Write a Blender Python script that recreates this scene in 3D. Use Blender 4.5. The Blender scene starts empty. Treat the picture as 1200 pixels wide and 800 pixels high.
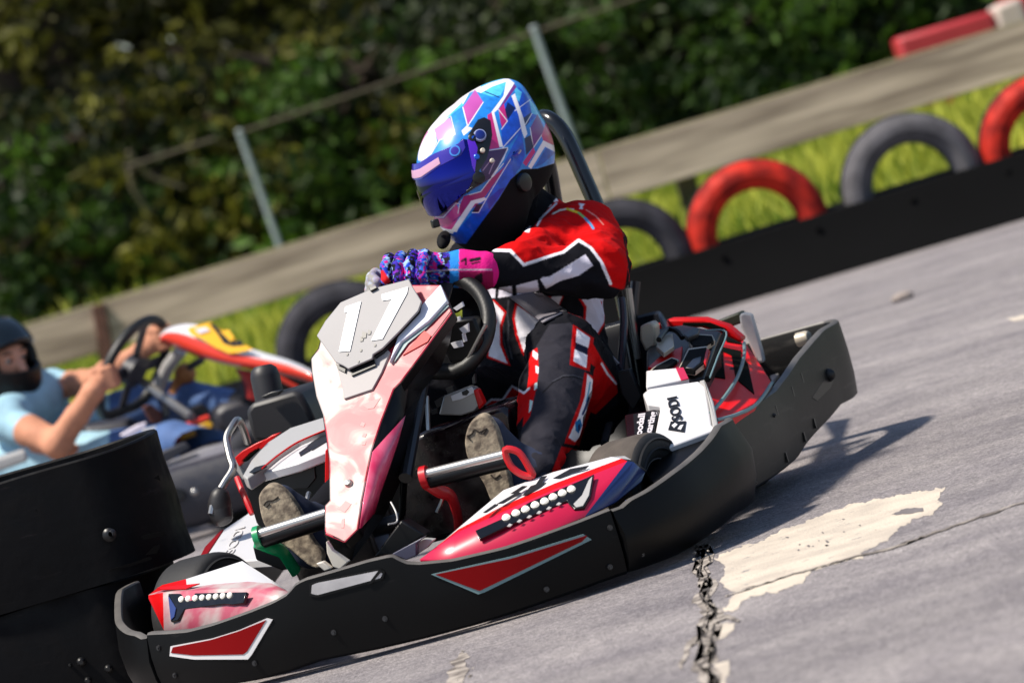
import bpy, bmesh, math, random
import numpy as np
from mathutils import Vector, Matrix
R_ = math.radians
random.seed(7); RNG = np.random.default_rng(7)
sc = bpy.context.scene
COL = sc.collection

# ------------------------------------------------------------------ camera model
FPX, PITCH, ROLL, CAMZ = 5400.0, R_(2.42), R_(16.5), 0.94
C0 = np.array([0, 0, CAMZ])
_f = np.array([0, math.cos(PITCH), -math.sin(PITCH)])
_r = np.array([1.0, 0, 0]); _u = np.array([0, math.sin(PITCH), math.cos(PITCH)])
CX = math.cos(ROLL)*_r - math.sin(ROLL)*_u
CY = math.sin(ROLL)*_r + math.cos(ROLL)*_u
def ray(px, py):
    return CX*((px-600)/FPX) + CY*((400-py)/FPX) + _f
def proj(P):
    Q = np.asarray(P, float).reshape(-1, 3) - C0
    d = Q@_f
    return np.stack([600+FPX*(Q@CX)/d, 400-FPX*(Q@CY)/d, d], 1)
def atd(px, py, d):                       # world point at a given distance along the axis
    return C0 + ray(px, py)*d
def track_h(y): return float(np.interp(y, [-50, 11.5, 17.5, 60], [.04, .04, 0, 0]))   # the track falls away gently towards the barrier
def gnd(px, py, z=0.0):                   # world point on the track surface, z above it
    r = ray(px, py); h = 0.0
    for _ in range(6): p = C0 + r*((z+h-C0[2])/r[2]); h = track_h(p[1])
    return p
# kart frame: x to the driver's left, y backwards, z up
ALPHA = R_(15)
KO = np.array([-0.427, 9.0, 0.0])
KR = np.array([[math.cos(ALPHA), math.sin(ALPHA), 0], [-math.sin(ALPHA), math.cos(ALPHA), 0], [0, 0, 1]])
def k2w(p): return np.asarray(p, float)@KR.T + KO
def w2k(p): return (np.asarray(p, float)-KO)@KR
def kproj(p): return proj(k2w(p))[0][:2]
def W(px, py, X=None, Y=None, Z=None, P=None):   # kart point where the sight line meets a plane of the kart
    if P is None:
        if X is not None: P = ((1, 0, 0), X)
        elif Y is not None: P = ((0, 1, 0), Y)
        else: P = ((0, 0, 1), Z)
    n, d = np.asarray(P[0], float), P[1]
    o = w2k(C0); r = ray(px, py)@KR
    return o + r*((d-n@o)/(n@r))
def plane3(a, b, c):
    a, b, c = map(lambda q: np.asarray(q, float), (a, b, c)); n = np.cross(b-a, c-a); n /= np.linalg.norm(n)
    return (n, float(n@a))
def off(P, s):                            # the plane moved s towards the camera
    n, d = np.asarray(P[0], float), P[1]
    n = n/np.linalg.norm(n)*1.0; d = d/np.linalg.norm(np.asarray(P[0], float))
    o = w2k(C0)
    return (n, d + (s if n@o > d else -s))
# ------------------------------------------------------------------ colours and materials
def lin(c):
    c = np.asarray(c, float)/255.0
    return np.where(c <= .04045, c/12.92, ((c+.055)/1.055)**2.4)
def L4(c): return tuple(float(x) for x in lin(c)) + (1.0,)
MATS = {}
def mat(name, rgb=(128, 128, 128), rough=.5, metal=0.0, spec=.5, noise=0.0, nscale=30, bump=0.0, bscale=200,
        emit=None, es=1.0, attr=None, coat=0.0, rgb2=None, rvar=0.0, trans=0.0, alpha=1.0, sheen=0.0):
    if name in MATS: return MATS[name]
    m = bpy.data.materials.new(name); m.use_nodes = True
    nt = m.node_tree; b = nt.nodes['Principled BSDF']
    b.inputs['Base Color'].default_value = L4(rgb)
    b.inputs['Roughness'].default_value = rough; b.inputs['Metallic'].default_value = metal
    b.inputs['Specular IOR Level'].default_value = spec
    if coat: b.inputs['Coat Weight'].default_value = coat; b.inputs['Coat Roughness'].default_value = .08
    if sheen: b.inputs['Sheen Weight'].default_value = sheen
    if trans: b.inputs['Transmission Weight'].default_value = trans
    if emit is not None:
        b.inputs['Emission Color'].default_value = L4(emit); b.inputs['Emission Strength'].default_value = es
    src = None
    tc = nt.nodes.new('ShaderNodeTexCoord')
    def nz(scale, det=4):
        n = nt.nodes.new('ShaderNodeTexNoise'); n.inputs['Scale'].default_value = scale; n.inputs['Detail'].default_value = det
        nt.links.new(tc.outputs['Object'], n.inputs['Vector']); return n
    if attr:
        a = nt.nodes.new('ShaderNodeVertexColor'); a.layer_name = attr; src = a.outputs['Color']
    if noise or rgb2 is not None:
        n = nz(nscale)
        mx = nt.nodes.new('ShaderNodeMix'); mx.data_type = 'RGBA'
        if rgb2 is not None:
            rp = nt.nodes.new('ShaderNodeValToRGB'); rp.color_ramp.elements[0].position = .38; rp.color_ramp.elements[1].position = .62
            nt.links.new(n.outputs['Fac'], rp.inputs['Fac']); nt.links.new(rp.outputs['Color'], mx.inputs[0])
            mx.inputs[6].default_value = L4(rgb); mx.inputs[7].default_value = L4(rgb2)
            src = mx.outputs[2]
        else:
            mx.blend_type = 'MULTIPLY'; mx.inputs[0].default_value = 1.0
            mr = nt.nodes.new('ShaderNodeMapRange'); mr.inputs['From Min'].default_value = .3; mr.inputs['From Max'].default_value = .7
            mr.inputs['To Min'].default_value = 1-noise; mr.inputs['To Max'].default_value = 1+noise*.5
            nt.links.new(n.outputs['Fac'], mr.inputs['Value'])
            if src is not None: nt.links.new(src, mx.inputs[6])
            else: mx.inputs[6].default_value = L4(rgb)
            nt.links.new(mr.outputs['Result'], mx.inputs[7]); src = mx.outputs[2]
    if src is not None: nt.links.new(src, b.inputs['Base Color'])
    if rvar:
        n = nz(nscale*1.7+3); mr = nt.nodes.new('ShaderNodeMapRange')
        mr.inputs['From Min'].default_value = .35; mr.inputs['From Max'].default_value = .65
        mr.inputs['To Min'].default_value = max(0, rough-rvar); mr.inputs['To Max'].default_value = min(1, rough+rvar)
        nt.links.new(n.outputs['Fac'], mr.inputs['Value']); nt.links.new(mr.outputs['Result'], b.inputs['Roughness'])
    if bump:
        n = nz(bscale, 3); bp = nt.nodes.new('ShaderNodeBump'); bp.inputs['Strength'].default_value = bump; bp.inputs['Distance'].default_value = .004
        nt.links.new(n.outputs['Fac'], bp.inputs['Height']); nt.links.new(bp.outputs['Normal'], b.inputs['Normal'])
    MATS[name] = m; return m

def scuff(m, rgb, lo=.62, hi=.74, stretch=(3, 3, 22), sc_=2.2, fac=.8):
    """rubbed streaks along the surface"""
    nt = m.node_tree; b = nt.nodes['Principled BSDF']; tc = nt.nodes.new('ShaderNodeTexCoord'); mp = nt.nodes.new('ShaderNodeMapping'); mp.inputs['Scale'].default_value = stretch
    n = nt.nodes.new('ShaderNodeTexNoise'); n.inputs['Scale'].default_value = sc_; n.inputs['Detail'].default_value = 8; n.inputs['Roughness'].default_value = .72
    nt.links.new(tc.outputs['Object'], mp.inputs['Vector']); nt.links.new(mp.outputs['Vector'], n.inputs['Vector'])
    r = nt.nodes.new('ShaderNodeMapRange'); r.inputs['From Min'].default_value = lo; r.inputs['From Max'].default_value = hi; r.inputs['To Max'].default_value = fac; nt.links.new(n.outputs['Fac'], r.inputs['Value'])
    x = nt.nodes.new('ShaderNodeMix'); x.data_type = 'RGBA'; nt.links.new(r.outputs['Result'], x.inputs[0]); x.inputs[7].default_value = L4(rgb)
    if b.inputs['Base Color'].links: nt.links.new(b.inputs['Base Color'].links[0].from_socket, x.inputs[6])
    else: x.inputs[6].default_value = b.inputs['Base Color'].default_value
    nt.links.new(x.outputs[2], b.inputs['Base Color']); return m
# ------------------------------------------------------------------ mesh builder
def frames(pts, closed=False):
    pts = np.asarray(pts, float); n = len(pts)
    T = np.zeros_like(pts)
    for i in range(n):
        a = pts[(i-1) % n] if (closed or i > 0) else pts[i]; b = pts[(i+1) % n] if (closed or i < n-1) else pts[i]
        T[i] = b-a
    T /= np.linalg.norm(T, axis=1)[:, None]+1e-12
    up = np.array([0, 0, 1.0]) if abs(T[0][2]) < .9 else np.array([1.0, 0, 0])
    N = []; v = up
    for i in range(n):
        v = v - T[i]*(v@T[i]); v /= np.linalg.norm(v)+1e-12; N.append(v.copy())
    N = np.array(N); return T, N, np.cross(T, N)
def smooth_path(pts, k=6, closed=False):
    P = np.asarray(pts, float); n = len(P); out = []
    for i in range(n if closed else n-1):
        p0, p1, p2, p3 = (P[(i-1) % n], P[i], P[(i+1) % n], P[(i+2) % n]) if closed else (P[max(i-1, 0)], P[i], P[i+1], P[min(i+2, n-1)])
        for j in range(k):
            t = j/k
            out.append(.5*((2*p1)+(-p0+p2)*t+(2*p0-5*p1+4*p2-p3)*t*t+(-p0+3*p1-3*p2+p3)*t**3))
    if not closed: out.append(P[-1])
    return np.array(out)
class MB:
    def __init__(s): s.v = []; s.f = []; s.m = []
    def add(s, v, f, m=0):
        o = len(s.v); s.v += [tuple(map(float, p)) for p in v]; s.f += [tuple(int(i)+o for i in q) for q in f]; s.m += [m]*len(f); return s
    def prism(s, poly, vec, m=0, mside=None, back=True):
        poly = np.asarray(poly, float); n = len(poly); vec = np.asarray(vec, float)
        c = poly-poly.mean(0); nr = sum(np.cross(c[i], c[(i+1) % n]) for i in range(n))
        if nr@vec > 0: poly = poly[::-1]
        v = np.vstack([poly, poly+vec]); f = [tuple(range(n))]; ms = [m]; mside = m if mside is None else mside
        for i in range(n): f.append((i, i+n, (i+1) % n+n, (i+1) % n)); ms.append(mside)
        if back: f.append(tuple(range(2*n-1, n-1, -1))); ms.append(mside)
        o = len(s.v); s.v += [tuple(p) for p in v]; s.f += [tuple(i+o for i in q) for q in f]; s.m += ms; return s
    def tube(s, pts, r, n=12, m=0, closed=False, caps=True, flat=1.0):
        pts = np.asarray(pts, float); T, N, B = frames(pts, closed); k = len(pts)
        r = np.full(k, r, float) if np.isscalar(r) else np.asarray(r, float)
        if len(r) != k: r = np.interp(np.linspace(0, 1, k), np.linspace(0, 1, len(r)), r)
        a = np.arange(n)*2*math.pi/n
        v = (pts[:, None]+r[:, None, None]*(np.cos(a)[None, :, None]*N[:, None]+flat*np.sin(a)[None, :, None]*B[:, None])).reshape(-1, 3)
        f = []
        for i in range(k if closed else k-1):
            j = (i+1) % k
            for q in range(n): f.append((i*n+q, i*n+(q+1) % n, j*n+(q+1) % n, j*n+q))
        if caps and not closed: f += [tuple(range(n-1, -1, -1)), tuple((k-1)*n+q for q in range(n))]
        return s.add(v, f, m)
    def box(s, c, size, rot=None, m=0):
        h = np.asarray(size, float)/2
        v = np.array([[x, y, z] for x in (-1, 1) for y in (-1, 1) for z in (-1, 1)])*h
        if rot is not None: v = v@np.asarray(rot).T
        return s.add(v+np.asarray(c), [(0, 1, 3, 2), (4, 6, 7, 5), (0, 4, 5, 1), (2, 3, 7, 6), (0, 2, 6, 4), (1, 5, 7, 3)], m)
    def ball(s, c, r, rot=None, m=0, nu=16, nv=10):
        r = np.full(3, r) if np.isscalar(r) else np.asarray(r, float)
        v = [(0, 0, 1)]
        for i in range(1, nv):
            t = math.pi*i/nv
            for j in range(nu): p = 2*math.pi*j/nu; v.append((math.sin(t)*math.cos(p), math.sin(t)*math.sin(p), math.cos(t)))
        v.append((0, 0, -1)); v = np.array(v)*r
        if rot is not None: v = v@np.asarray(rot).T
        f = [(0, 1+j, 1+(j+1) % nu) for j in range(nu)]
        for i in range(nv-2):
            for j in range(nu): a = 1+i*nu; b = a+nu; f.append((a+j, b+j, b+(j+1) % nu, a+(j+1) % nu))
        e = len(v)-1; a = 1+(nv-2)*nu
        f += [(e, a+(j+1) % nu, a+j) for j in range(nu)]
        return s.add(v+np.asarray(c), f, m)
    def lathe(s, c, axis, prof, n=32, m=0, mf=None):     # prof: (radius, along axis); closed ring of profile points
        ax = np.asarray(axis, float); ax /= np.linalg.norm(ax)
        e1 = np.cross(ax, (0, 0, 1.0) if abs(ax[2]) < .9 else (1.0, 0, 0)); e1 /= np.linalg.norm(e1); e2 = np.cross(ax, e1)
        k = len(prof); v = []
        for j in range(n):
            a = 2*math.pi*j/n; d = math.cos(a)*e1+math.sin(a)*e2
            for r, h in prof: v.append(np.asarray(c)+d*r+ax*h)
        f = []; ms = []
        for j in range(n):
            j2 = (j+1) % n
            for i in range(k-1):
                f.append((j*k+i, j2*k+i, j2*k+i+1, j*k+i+1)); ms.append(m if mf is None else mf[i])
        o = len(s.v); s.v += [tuple(p) for p in v]; s.f += [tuple(i+o for i in q) for q in f]; s.m += ms; return s
    def loft(s, secs, m=0, closed=True, caps=True):
        n = len(secs[0]); k = len(secs); v = np.vstack(secs); f = []
        for i in range(k-1):
            for q in range(n if closed else n-1): f.append((i*n+q, i*n+(q+1) % n, (i+1)*n+(q+1) % n, (i+1)*n+q))
        if caps and closed: f += [tuple(range(n-1, -1, -1)), tuple((k-1)*n+q for q in range(n))]
        return s.add(v, f, m)
    def build(s, name, mats, parent=None, bevel=0, ang=35, seg=2, sub=0, merge=0, solid=0, tri=False, M=None, recalc=True):
        v = s.v if M is None else [tuple(M@Vector(p)) for p in s.v]
        me = bpy.data.meshes.new(name); me.from_pydata(v, [], s.f)
        me.polygons.foreach_set('material_index', s.m)
        if merge or recalc:
            bm = bmesh.new(); bm.from_mesh(me)
            if merge: bmesh.ops.remove_doubles(bm, verts=bm.verts, dist=merge)
            if recalc: bmesh.ops.recalc_face_normals(bm, faces=bm.faces)
            bm.to_mesh(me); bm.free()
        me.polygons.foreach_set('use_smooth', [True]*len(me.polygons)); me.set_sharp_from_angle(angle=R_(ang)); me.update()
        for m in (mats if isinstance(mats, (list, tuple)) else [mats]): me.materials.append(m)
        o = bpy.data.objects.new(name, me); COL.objects.link(o)
        if parent is not None: o.parent = parent
        if solid: q = o.modifiers.new('solid', 'SOLIDIFY'); q.thickness = solid; q.offset = -1
        if bevel: q = o.modifiers.new('bevel', 'BEVEL'); q.width = bevel; q.segments = seg; q.limit_method = 'ANGLE'; q.angle_limit = R_(30); q.harden_normals = False
        if sub: q = o.modifiers.new('sub', 'SUBSURF'); q.levels = sub; q.render_levels = sub
        return o
def root(name, label, cat, M, group=None):
    o = bpy.data.objects.new(name, None); COL.objects.link(o); o.empty_display_size = .1
    o.matrix_world = M; o['label'] = label; o['category'] = cat
    if group: o['group'] = group
    return o
def tag(o, label, cat, group=None):
    o['label'] = label; o['category'] = cat
    if group: o['group'] = group
    return o
def kind(o, k): o['kind'] = k; return o
def mat4(R, t):
    M = Matrix.Identity(4)
    for i in range(3):
        for j in range(3): M[i][j] = float(R[i][j])
        M[i][3] = float(t[i])
    return M
def rotx(a): c, s = math.cos(a), math.sin(a); return np.array([[1, 0, 0], [0, c, -s], [0, s, c]])
def roty(a): c, s = math.cos(a), math.sin(a); return np.array([[c, 0, s], [0, 1, 0], [-s, 0, c]])
def rotz(a): c, s = math.cos(a), math.sin(a); return np.array([[c, -s, 0], [s, c, 0], [0, 0, 1]])

# ------------------------------------------------------------------ smooth solids: distance fields polygonised with surface nets
def surface_nets(V, lo, h):
    nx, ny, nz = V.shape
    ins = V < 0
    c = np.zeros((nx-1, ny-1, nz-1), int)
    offs = [(i, j, k) for i in (0, 1) for j in (0, 1) for k in (0, 1)]
    for (i, j, k) in offs: c += ins[i:nx-1+i, j:ny-1+j, k:nz-1+k]
    act = np.argwhere((c > 0) & (c < 8))
    vals = np.stack([V[act[:, 0]+i, act[:, 1]+j, act[:, 2]+k] for (i, j, k) in offs], 1)
    acc = np.zeros((len(act), 3)); cnt = np.zeros(len(act))
    for a in range(8):
        for b in range(a+1, 8):
            d = np.abs(np.array(offs[a])-np.array(offs[b]))
            if d.sum() != 1: continue
            va, vb = vals[:, a], vals[:, b]; m = (va < 0) != (vb < 0)
            t = np.where(m, va/(np.where(m, va-vb, 1)), 0)
            p = np.array(offs[a])+t[:, None]*(np.array(offs[b])-np.array(offs[a]))
            acc[m] += p[m]; cnt[m] += 1
    P = (act+acc/cnt[:, None])*h+lo
    idx = -np.ones((nx-1, ny-1, nz-1), int); idx[tuple(act.T)] = np.arange(len(act))
    F = []
    for ax in range(3):
        o = [0, 0, 0]; o[ax] = 1
        A = ins[:nx-o[0], :ny-o[1], :nz-o[2]]; B = ins[o[0]:, o[1]:, o[2]:]
        e = np.argwhere(A != B)
        u, w = [(1, 2), (2, 0), (0, 1)][ax]
        e = e[(e[:, u] > 0) & (e[:, w] > 0) & (e[:, u] < V.shape[u]-1) & (e[:, w] < V.shape[w]-1)]
        fl = A[tuple(e.T)]
        def g(du, dw):
            q = e.copy(); q[:, u] -= du; q[:, w] -= dw; return idx[tuple(q.T)]
        Q = np.stack([g(0, 0), g(1, 0), g(1, 1), g(0, 1)], 1)
        Q[~fl] = Q[~fl][:, ::-1]; F.append(Q)
    return P, np.vstack(F)
class SDF:
    def __init__(s, lo, hi, h):
        s.lo = np.asarray(lo, float); s.h = h; s.n = np.ceil((np.asarray(hi)-s.lo)/h).astype(int)+1
        s.D = np.full(s.n, 1.0)
    def _reg(s, lo, hi):
        a = np.clip(np.floor((lo-s.lo)/s.h).astype(int), 0, s.n); b = np.clip(np.ceil((hi-s.lo)/s.h).astype(int)+1, 0, s.n)
        sl = tuple(slice(x, y) for x, y in zip(a, b))
        g = np.stack(np.meshgrid(*[s.lo[i]+s.h*np.arange(a[i], b[i]) for i in range(3)], indexing='ij'), -1)
        return sl, g
    def _mix(s, sl, d, k, cut=False):
        A = s.D[sl]
        if cut: d = -d; x = np.clip(.5-.5*(A-d)/k, 0, 1) if k else None; s.D[sl] = np.maximum(A, d) if not k else A*(1-x)+d*x+k*x*(1-x); return
        if k:
            x = np.clip(.5+.5*(A-d)/k, 0, 1); s.D[sl] = A*(1-x)+d*x-k*x*(1-x)
        else: s.D[sl] = np.minimum(A, d)
    def cap(s, a, b, ra, rb=None, k=.03, flat=None, cut=False):    # flat: (axis, factor): squashed along that axis
        rb = ra if rb is None else rb; a = np.asarray(a, float); b = np.asarray(b, float); m = max(ra, rb)*1.6+2*k+2*s.h
        sl, g = s._reg(np.minimum(a, b)-m, np.maximum(a, b)+m)
        if g.size == 0: return s
        ab = b-a; pa = g-a; t = np.clip((pa@ab)/max(ab@ab, 1e-9), 0, 1); q = pa-t[..., None]*ab
        if flat is not None:
            n = np.asarray(flat[0], float); n /= np.linalg.norm(n); q = q + (q@n)[..., None]*n*(1/flat[1]-1)
        s._mix(sl, np.linalg.norm(q, axis=-1)-(ra+(rb-ra)*t), k, cut); return s
    def ell(s, c, r, R=None, k=.03, cut=False):
        c = np.asarray(c, float); r = np.asarray(r, float); m = r.max()*1.3+2*k+2*s.h
        sl, g = s._reg(c-m, c+m)
        if g.size == 0: return s
        q = g-c
        if R is not None: q = q@np.asarray(R)
        k0 = np.linalg.norm(q/r, axis=-1); k1 = np.linalg.norm(q/(r*r), axis=-1)+1e-9
        s._mix(sl, k0*(k0-1)/k1, k, cut); return s
    def chain(s, pts, rad, k=.03, flat=None):
        for i in range(len(pts)-1): s.cap(pts[i], pts[i+1], rad[i], rad[i+1], k, flat)
        return s
    def wrinkle(s, fn):                     # fn(points)->offset, applied near the surface
        m = np.abs(s.D) < 3*s.h; I = np.argwhere(m); s.D[m] += fn(I*s.h+s.lo); return s
    def mesh(s): return surface_nets(s.D, s.lo, s.h)
def vnoise(P, scale, seed=0):              # cheap smooth 3-D value noise in numpy, -1..1
    r = np.random.default_rng(seed); T = r.uniform(-1, 1, (32, 32, 32)); q = np.asarray(P)*scale
    i = np.floor(q).astype(int); f = q-i; f = f*f*(3-2*f); i %= 32; j = (i+1) % 32; o = 0
    for a in (0, 1):
        for b in (0, 1):
            for c in (0, 1):
                o = o + T[(j if a else i)[:, 0], (j if b else i)[:, 1], (j if c else i)[:, 2]]*(f[:, 0] if a else 1-f[:, 0])*(f[:, 1] if b else 1-f[:, 1])*(f[:, 2] if c else 1-f[:, 2])
    return o
def mesh_np(name, P, F, mats, parent=None, smooth=True, midx=None):
    me = bpy.data.meshes.new(name); P = np.asarray(P, float); F = np.asarray(F, int)
    me.vertices.add(len(P)); me.vertices.foreach_set('co', P.ravel())
    k = F.shape[1]; me.loops.add(F.size); me.loops.foreach_set('vertex_index', F.ravel())
    me.polygons.add(len(F)); me.polygons.foreach_set('loop_start', np.arange(len(F))*k)
    try: me.polygons.foreach_set('loop_total', np.full(len(F), k))
    except Exception: pass
    if midx is not None: me.polygons.foreach_set('material_index', np.asarray(midx, int))
    me.polygons.foreach_set('use_smooth', np.full(len(F), smooth)); me.update(calc_edges=True); me.validate()
    for m in (mats if isinstance(mats, (list, tuple)) else [mats]): me.materials.append(m)
    o = bpy.data.objects.new(name, me); COL.objects.link(o)
    if parent is not None: o.parent = parent
    return o
# ------------------------------------------------------------------ printed colour areas on a surface
def inpoly(x, y, poly):
    p = np.asarray(poly, float); n = len(p); c = np.zeros(len(x), bool); j = n-1
    for i in range(n):
        xi, yi, xj, yj = p[i][0], p[i][1], p[j][0], p[j][1]
        m = ((yi > y) != (yj > y)) & (x < (xj-xi)*(y-yi)/((yj-yi) or 1e-9)+xi); c ^= m; j = i
    return c
def nearline(x, y, pts, w):
    c = np.zeros(len(x), bool); p = np.asarray(pts, float)
    for a, b in zip(p[:-1], p[1:]):
        d = b-a; t = np.clip(((x-a[0])*d[0]+(y-a[1])*d[1])/(d@d+1e-9), 0, 1)
        c |= np.hypot(x-a[0]-t*d[0], y-a[1]-t*d[1]) < w/2
    return c
def vnormals(P, F):
    n = np.zeros_like(P); a = P[F[:, 0]]; b = P[F[:, 1]]; c = P[F[:, 2]]
    q = np.cross(b-a, c-a)
    for k in range(F.shape[1]): np.add.at(n, F[:, k], q)
    return n/(np.linalg.norm(n, axis=1)[:, None]+1e-12)
def set_col(o, C):
    a = o.data.color_attributes.new('Col', 'FLOAT_COLOR', 'POINT')
    a.data.foreach_set('color', np.concatenate([C, np.ones((len(C), 1))], 1).astype(np.float32).ravel())
def paint(P, N, base, items, to_world=k2w, back=None, face=-.02):
    """print colour areas, traced as outlines, onto the surface; P, N in kart coordinates"""
    C = np.tile(lin(base), (len(P), 1)) if np.asarray(base).ndim == 1 else base.copy()
    w = to_world(P); nw = to_world(P+N*.01)-w
    q = proj(w); v = C0-w; fc = (nw*v).sum(1)/np.linalg.norm(v, axis=1)/.01 > face
    B0 = C; out = 0
    for ox, oy in ((-.45, -.2), (.2, -.45), (.45, .2), (-.2, .45)):        # averaged over four nearby points, so the print edges stay smooth
        C = B0.copy(); x, y = q[:, 0]+ox, q[:, 1]+oy
        for it in items:
            if it[0] == 'p': m = inpoly(x, y, it[2])
            else: m = nearline(x, y, it[2], it[3])
            if it[0] == 'p' and len(it) > 3: m &= it[3](P)
            if it[0] == 'l' and len(it) > 4: m &= it[4](P)
            C[m & fc] = lin(it[1])
        out = out+C/4
    return out
# ------------------------------------------------------------------ camera, sky, sun
cd = bpy.data.cameras.new('camera'); cam = bpy.data.objects.new('camera', cd); COL.objects.link(cam)
cd.sensor_width = 36; cd.lens = 36*FPX/1200; cd.clip_start = .5; cd.clip_end = 2000
cam.matrix_world = mat4(np.stack([CX, CY, -_f], 1), C0); sc.camera = cam
cd.dof.use_dof = True; cd.dof.focus_distance = 9.5; cd.dof.aperture_fstop = 4.8; cd.dof.aperture_blades = 9
w = bpy.data.worlds.new('World'); sc.world = w; w.use_nodes = True
SUN_AZ_X, SUN_AZ_Y, SUN_EL = -.88, -.27, R_(60)
hd = math.hypot(SUN_AZ_X, SUN_AZ_Y); sd = np.array([SUN_AZ_X/hd*math.cos(SUN_EL), SUN_AZ_Y/hd*math.cos(SUN_EL), math.sin(SUN_EL)])
sky = w.node_tree.nodes.new('ShaderNodeTexSky'); sky.sky_type = 'NISHITA'; sky.sun_disc = False
sky.sun_elevation = SUN_EL; sky.sun_rotation = math.atan2(sd[0], sd[1])
bg = w.node_tree.nodes['Background']; bg.inputs['Strength'].default_value = .10
w.node_tree.links.new(sky.outputs['Color'], bg.inputs['Color'])
sl = bpy.data.lights.new('sun', 'SUN'); sl.energy = 4.6; sl.angle = R_(5.0); sl.color = (1.0, .93, .82)
so = bpy.data.objects.new('sun', sl); COL.objects.link(so); so.rotation_euler = Vector(sd).to_track_quat('Z', 'Y').to_euler()
so.location = (-20, -10, 30)
sc.view_settings.view_transform = 'Standard'; sc.view_settings.look = 'None'; sc.view_settings.exposure = .45; sc.view_settings.gamma = 1
sc.cycles.use_denoising = True
sc.cycles.max_bounces = 6; sc.cycles.diffuse_bounces = 3; sc.cycles.glossy_bounces = 3; sc.cycles.transparent_max_bounces = 4

# ------------------------------------------------------------------ ground: track surface, grass bank
def track_material():
    m = bpy.data.materials.new('track_surface'); m.use_nodes = True; nt = m.node_tree; b = nt.nodes['Principled BSDF']
    tc = nt.nodes.new('ShaderNodeTexCoord')
    def nz(scale, det, rough=.6, stretch=None):
        n = nt.nodes.new('ShaderNodeTexNoise'); n.inputs['Scale'].default_value = scale; n.inputs['Detail'].default_value = det; n.inputs['Roughness'].default_value = rough
        if stretch:
            mp = nt.nodes.new('ShaderNodeMapping'); mp.inputs['Scale'].default_value = stretch; nt.links.new(tc.outputs['Object'], mp.inputs['Vector']); nt.links.new(mp.outputs['Vector'], n.inputs['Vector'])
        else: nt.links.new(tc.outputs['Object'], n.inputs['Vector'])
        return n.outputs['Fac']
    def ramp(x, p0, c0, p1, c1):
        r = nt.nodes.new('ShaderNodeValToRGB'); e = r.color_ramp.elements; e[0].position = p0; e[0].color = c0; e[1].position = p1; e[1].color = c1
        nt.links.new(x, r.inputs['Fac']); return r.outputs['Color']
    def mul(a, c, f=1.0):
        x = nt.nodes.new('ShaderNodeMix'); x.data_type = 'RGBA'; x.blend_type = 'MULTIPLY'; x.inputs[0].default_value = f
        nt.links.new(a, x.inputs[6]); nt.links.new(c, x.inputs[7]); return x.outputs[2]
    base = ramp(nz(.9, 5, .6, (.35, 1.3, 1)), .34, (.225, .208, .213, 1), .66, (.350, .324, .322, 1))
    streak = ramp(nz(1.1, 5, .62, (.4, 1.2, 1)), .3, (.86, .85, .87, 1), .66, (1.05, 1.04, 1.03, 1))
    grain = ramp(nz(170, 3, .8), .36, (.4, .4, .4, 1), .64, (1.42, 1.41, 1.40, 1))
    grit = mul(ramp(nz(46, 5, .8), .38, (.70, .70, .71, 1), .60, (1.13, 1.13, 1.12, 1)), ramp(nz(3.2, 5, .7), .36, (.74, .73, .76, 1), .6, (1.06, 1.05, 1.04, 1)))
    c = mul(mul(mul(base, streak), grain, .85), grit)
    nt.links.new(c, b.inputs['Base Color']); b.inputs['Roughness'].default_value = .82; b.inputs['Specular IOR Level'].default_value = .35
    bp = nt.nodes.new('ShaderNodeBump'); bp.inputs['Strength'].default_value = .65; bp.inputs['Distance'].default_value = .008
    ad = nt.nodes.new('ShaderNodeMath'); ad.operation = 'ADD'; nt.links.new(nz(170, 3, .7), ad.inputs[0]); nt.links.new(nz(38, 3, .7), ad.inputs[1])
    nt.links.new(ad.outputs[0], bp.inputs['Height']); nt.links.new(bp.outputs['Normal'], b.inputs['Normal']); return m
mTrack = track_material()
BY = 19.6                                                     # distance of the tyre barrier
def terrain_h(x, y): return np.interp(y, [BY+.6, BY+1.6, 31, 60, 200], [0, .05, .50, 1.2, 6])
mb = MB(); xs = np.linspace(-60, 60, 61)
ysr = [-40, -10, 0, 4, 8, 11.5, 17.5, BY+.45]
V = [(x, y, track_h(y)) for y in ysr for x in xs]; n = len(xs)
mb.add(V, [(j*n+i, j*n+i+1, (j+1)*n+i+1, (j+1)*n+i) for j in range(len(ysr)-1) for i in range(n-1)])
kind(mb.build('track', mTrack), 'structure')
mb = MB(); ysr = [BY+.45, BY+.6, BY+1, BY+1.6, 22, 24, 27, 31, 36, 45, 60, 90, 200]; xs = np.linspace(-150, 150, 121); n = len(xs)
V = [(x, y, float(terrain_h(x, y))-.004*(j == 0)+(0 if j < 3 else .05*math.sin(x*1.3+y)*math.sin(x*.37))) for j, y in enumerate(ysr) for x in xs]
mb.add(V, [(j*n+i, j*n+i+1, (j+1)*n+i+1, (j+1)*n+i) for j in range(len(ysr)-1) for i in range(n-1)])
mSoil = mat('grass_soil', (96, 112, 32), .95, rgb2=(120, 126, 48), nscale=1.2)
kind(mb.build('grass_bank', mSoil), 'structure')

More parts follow.
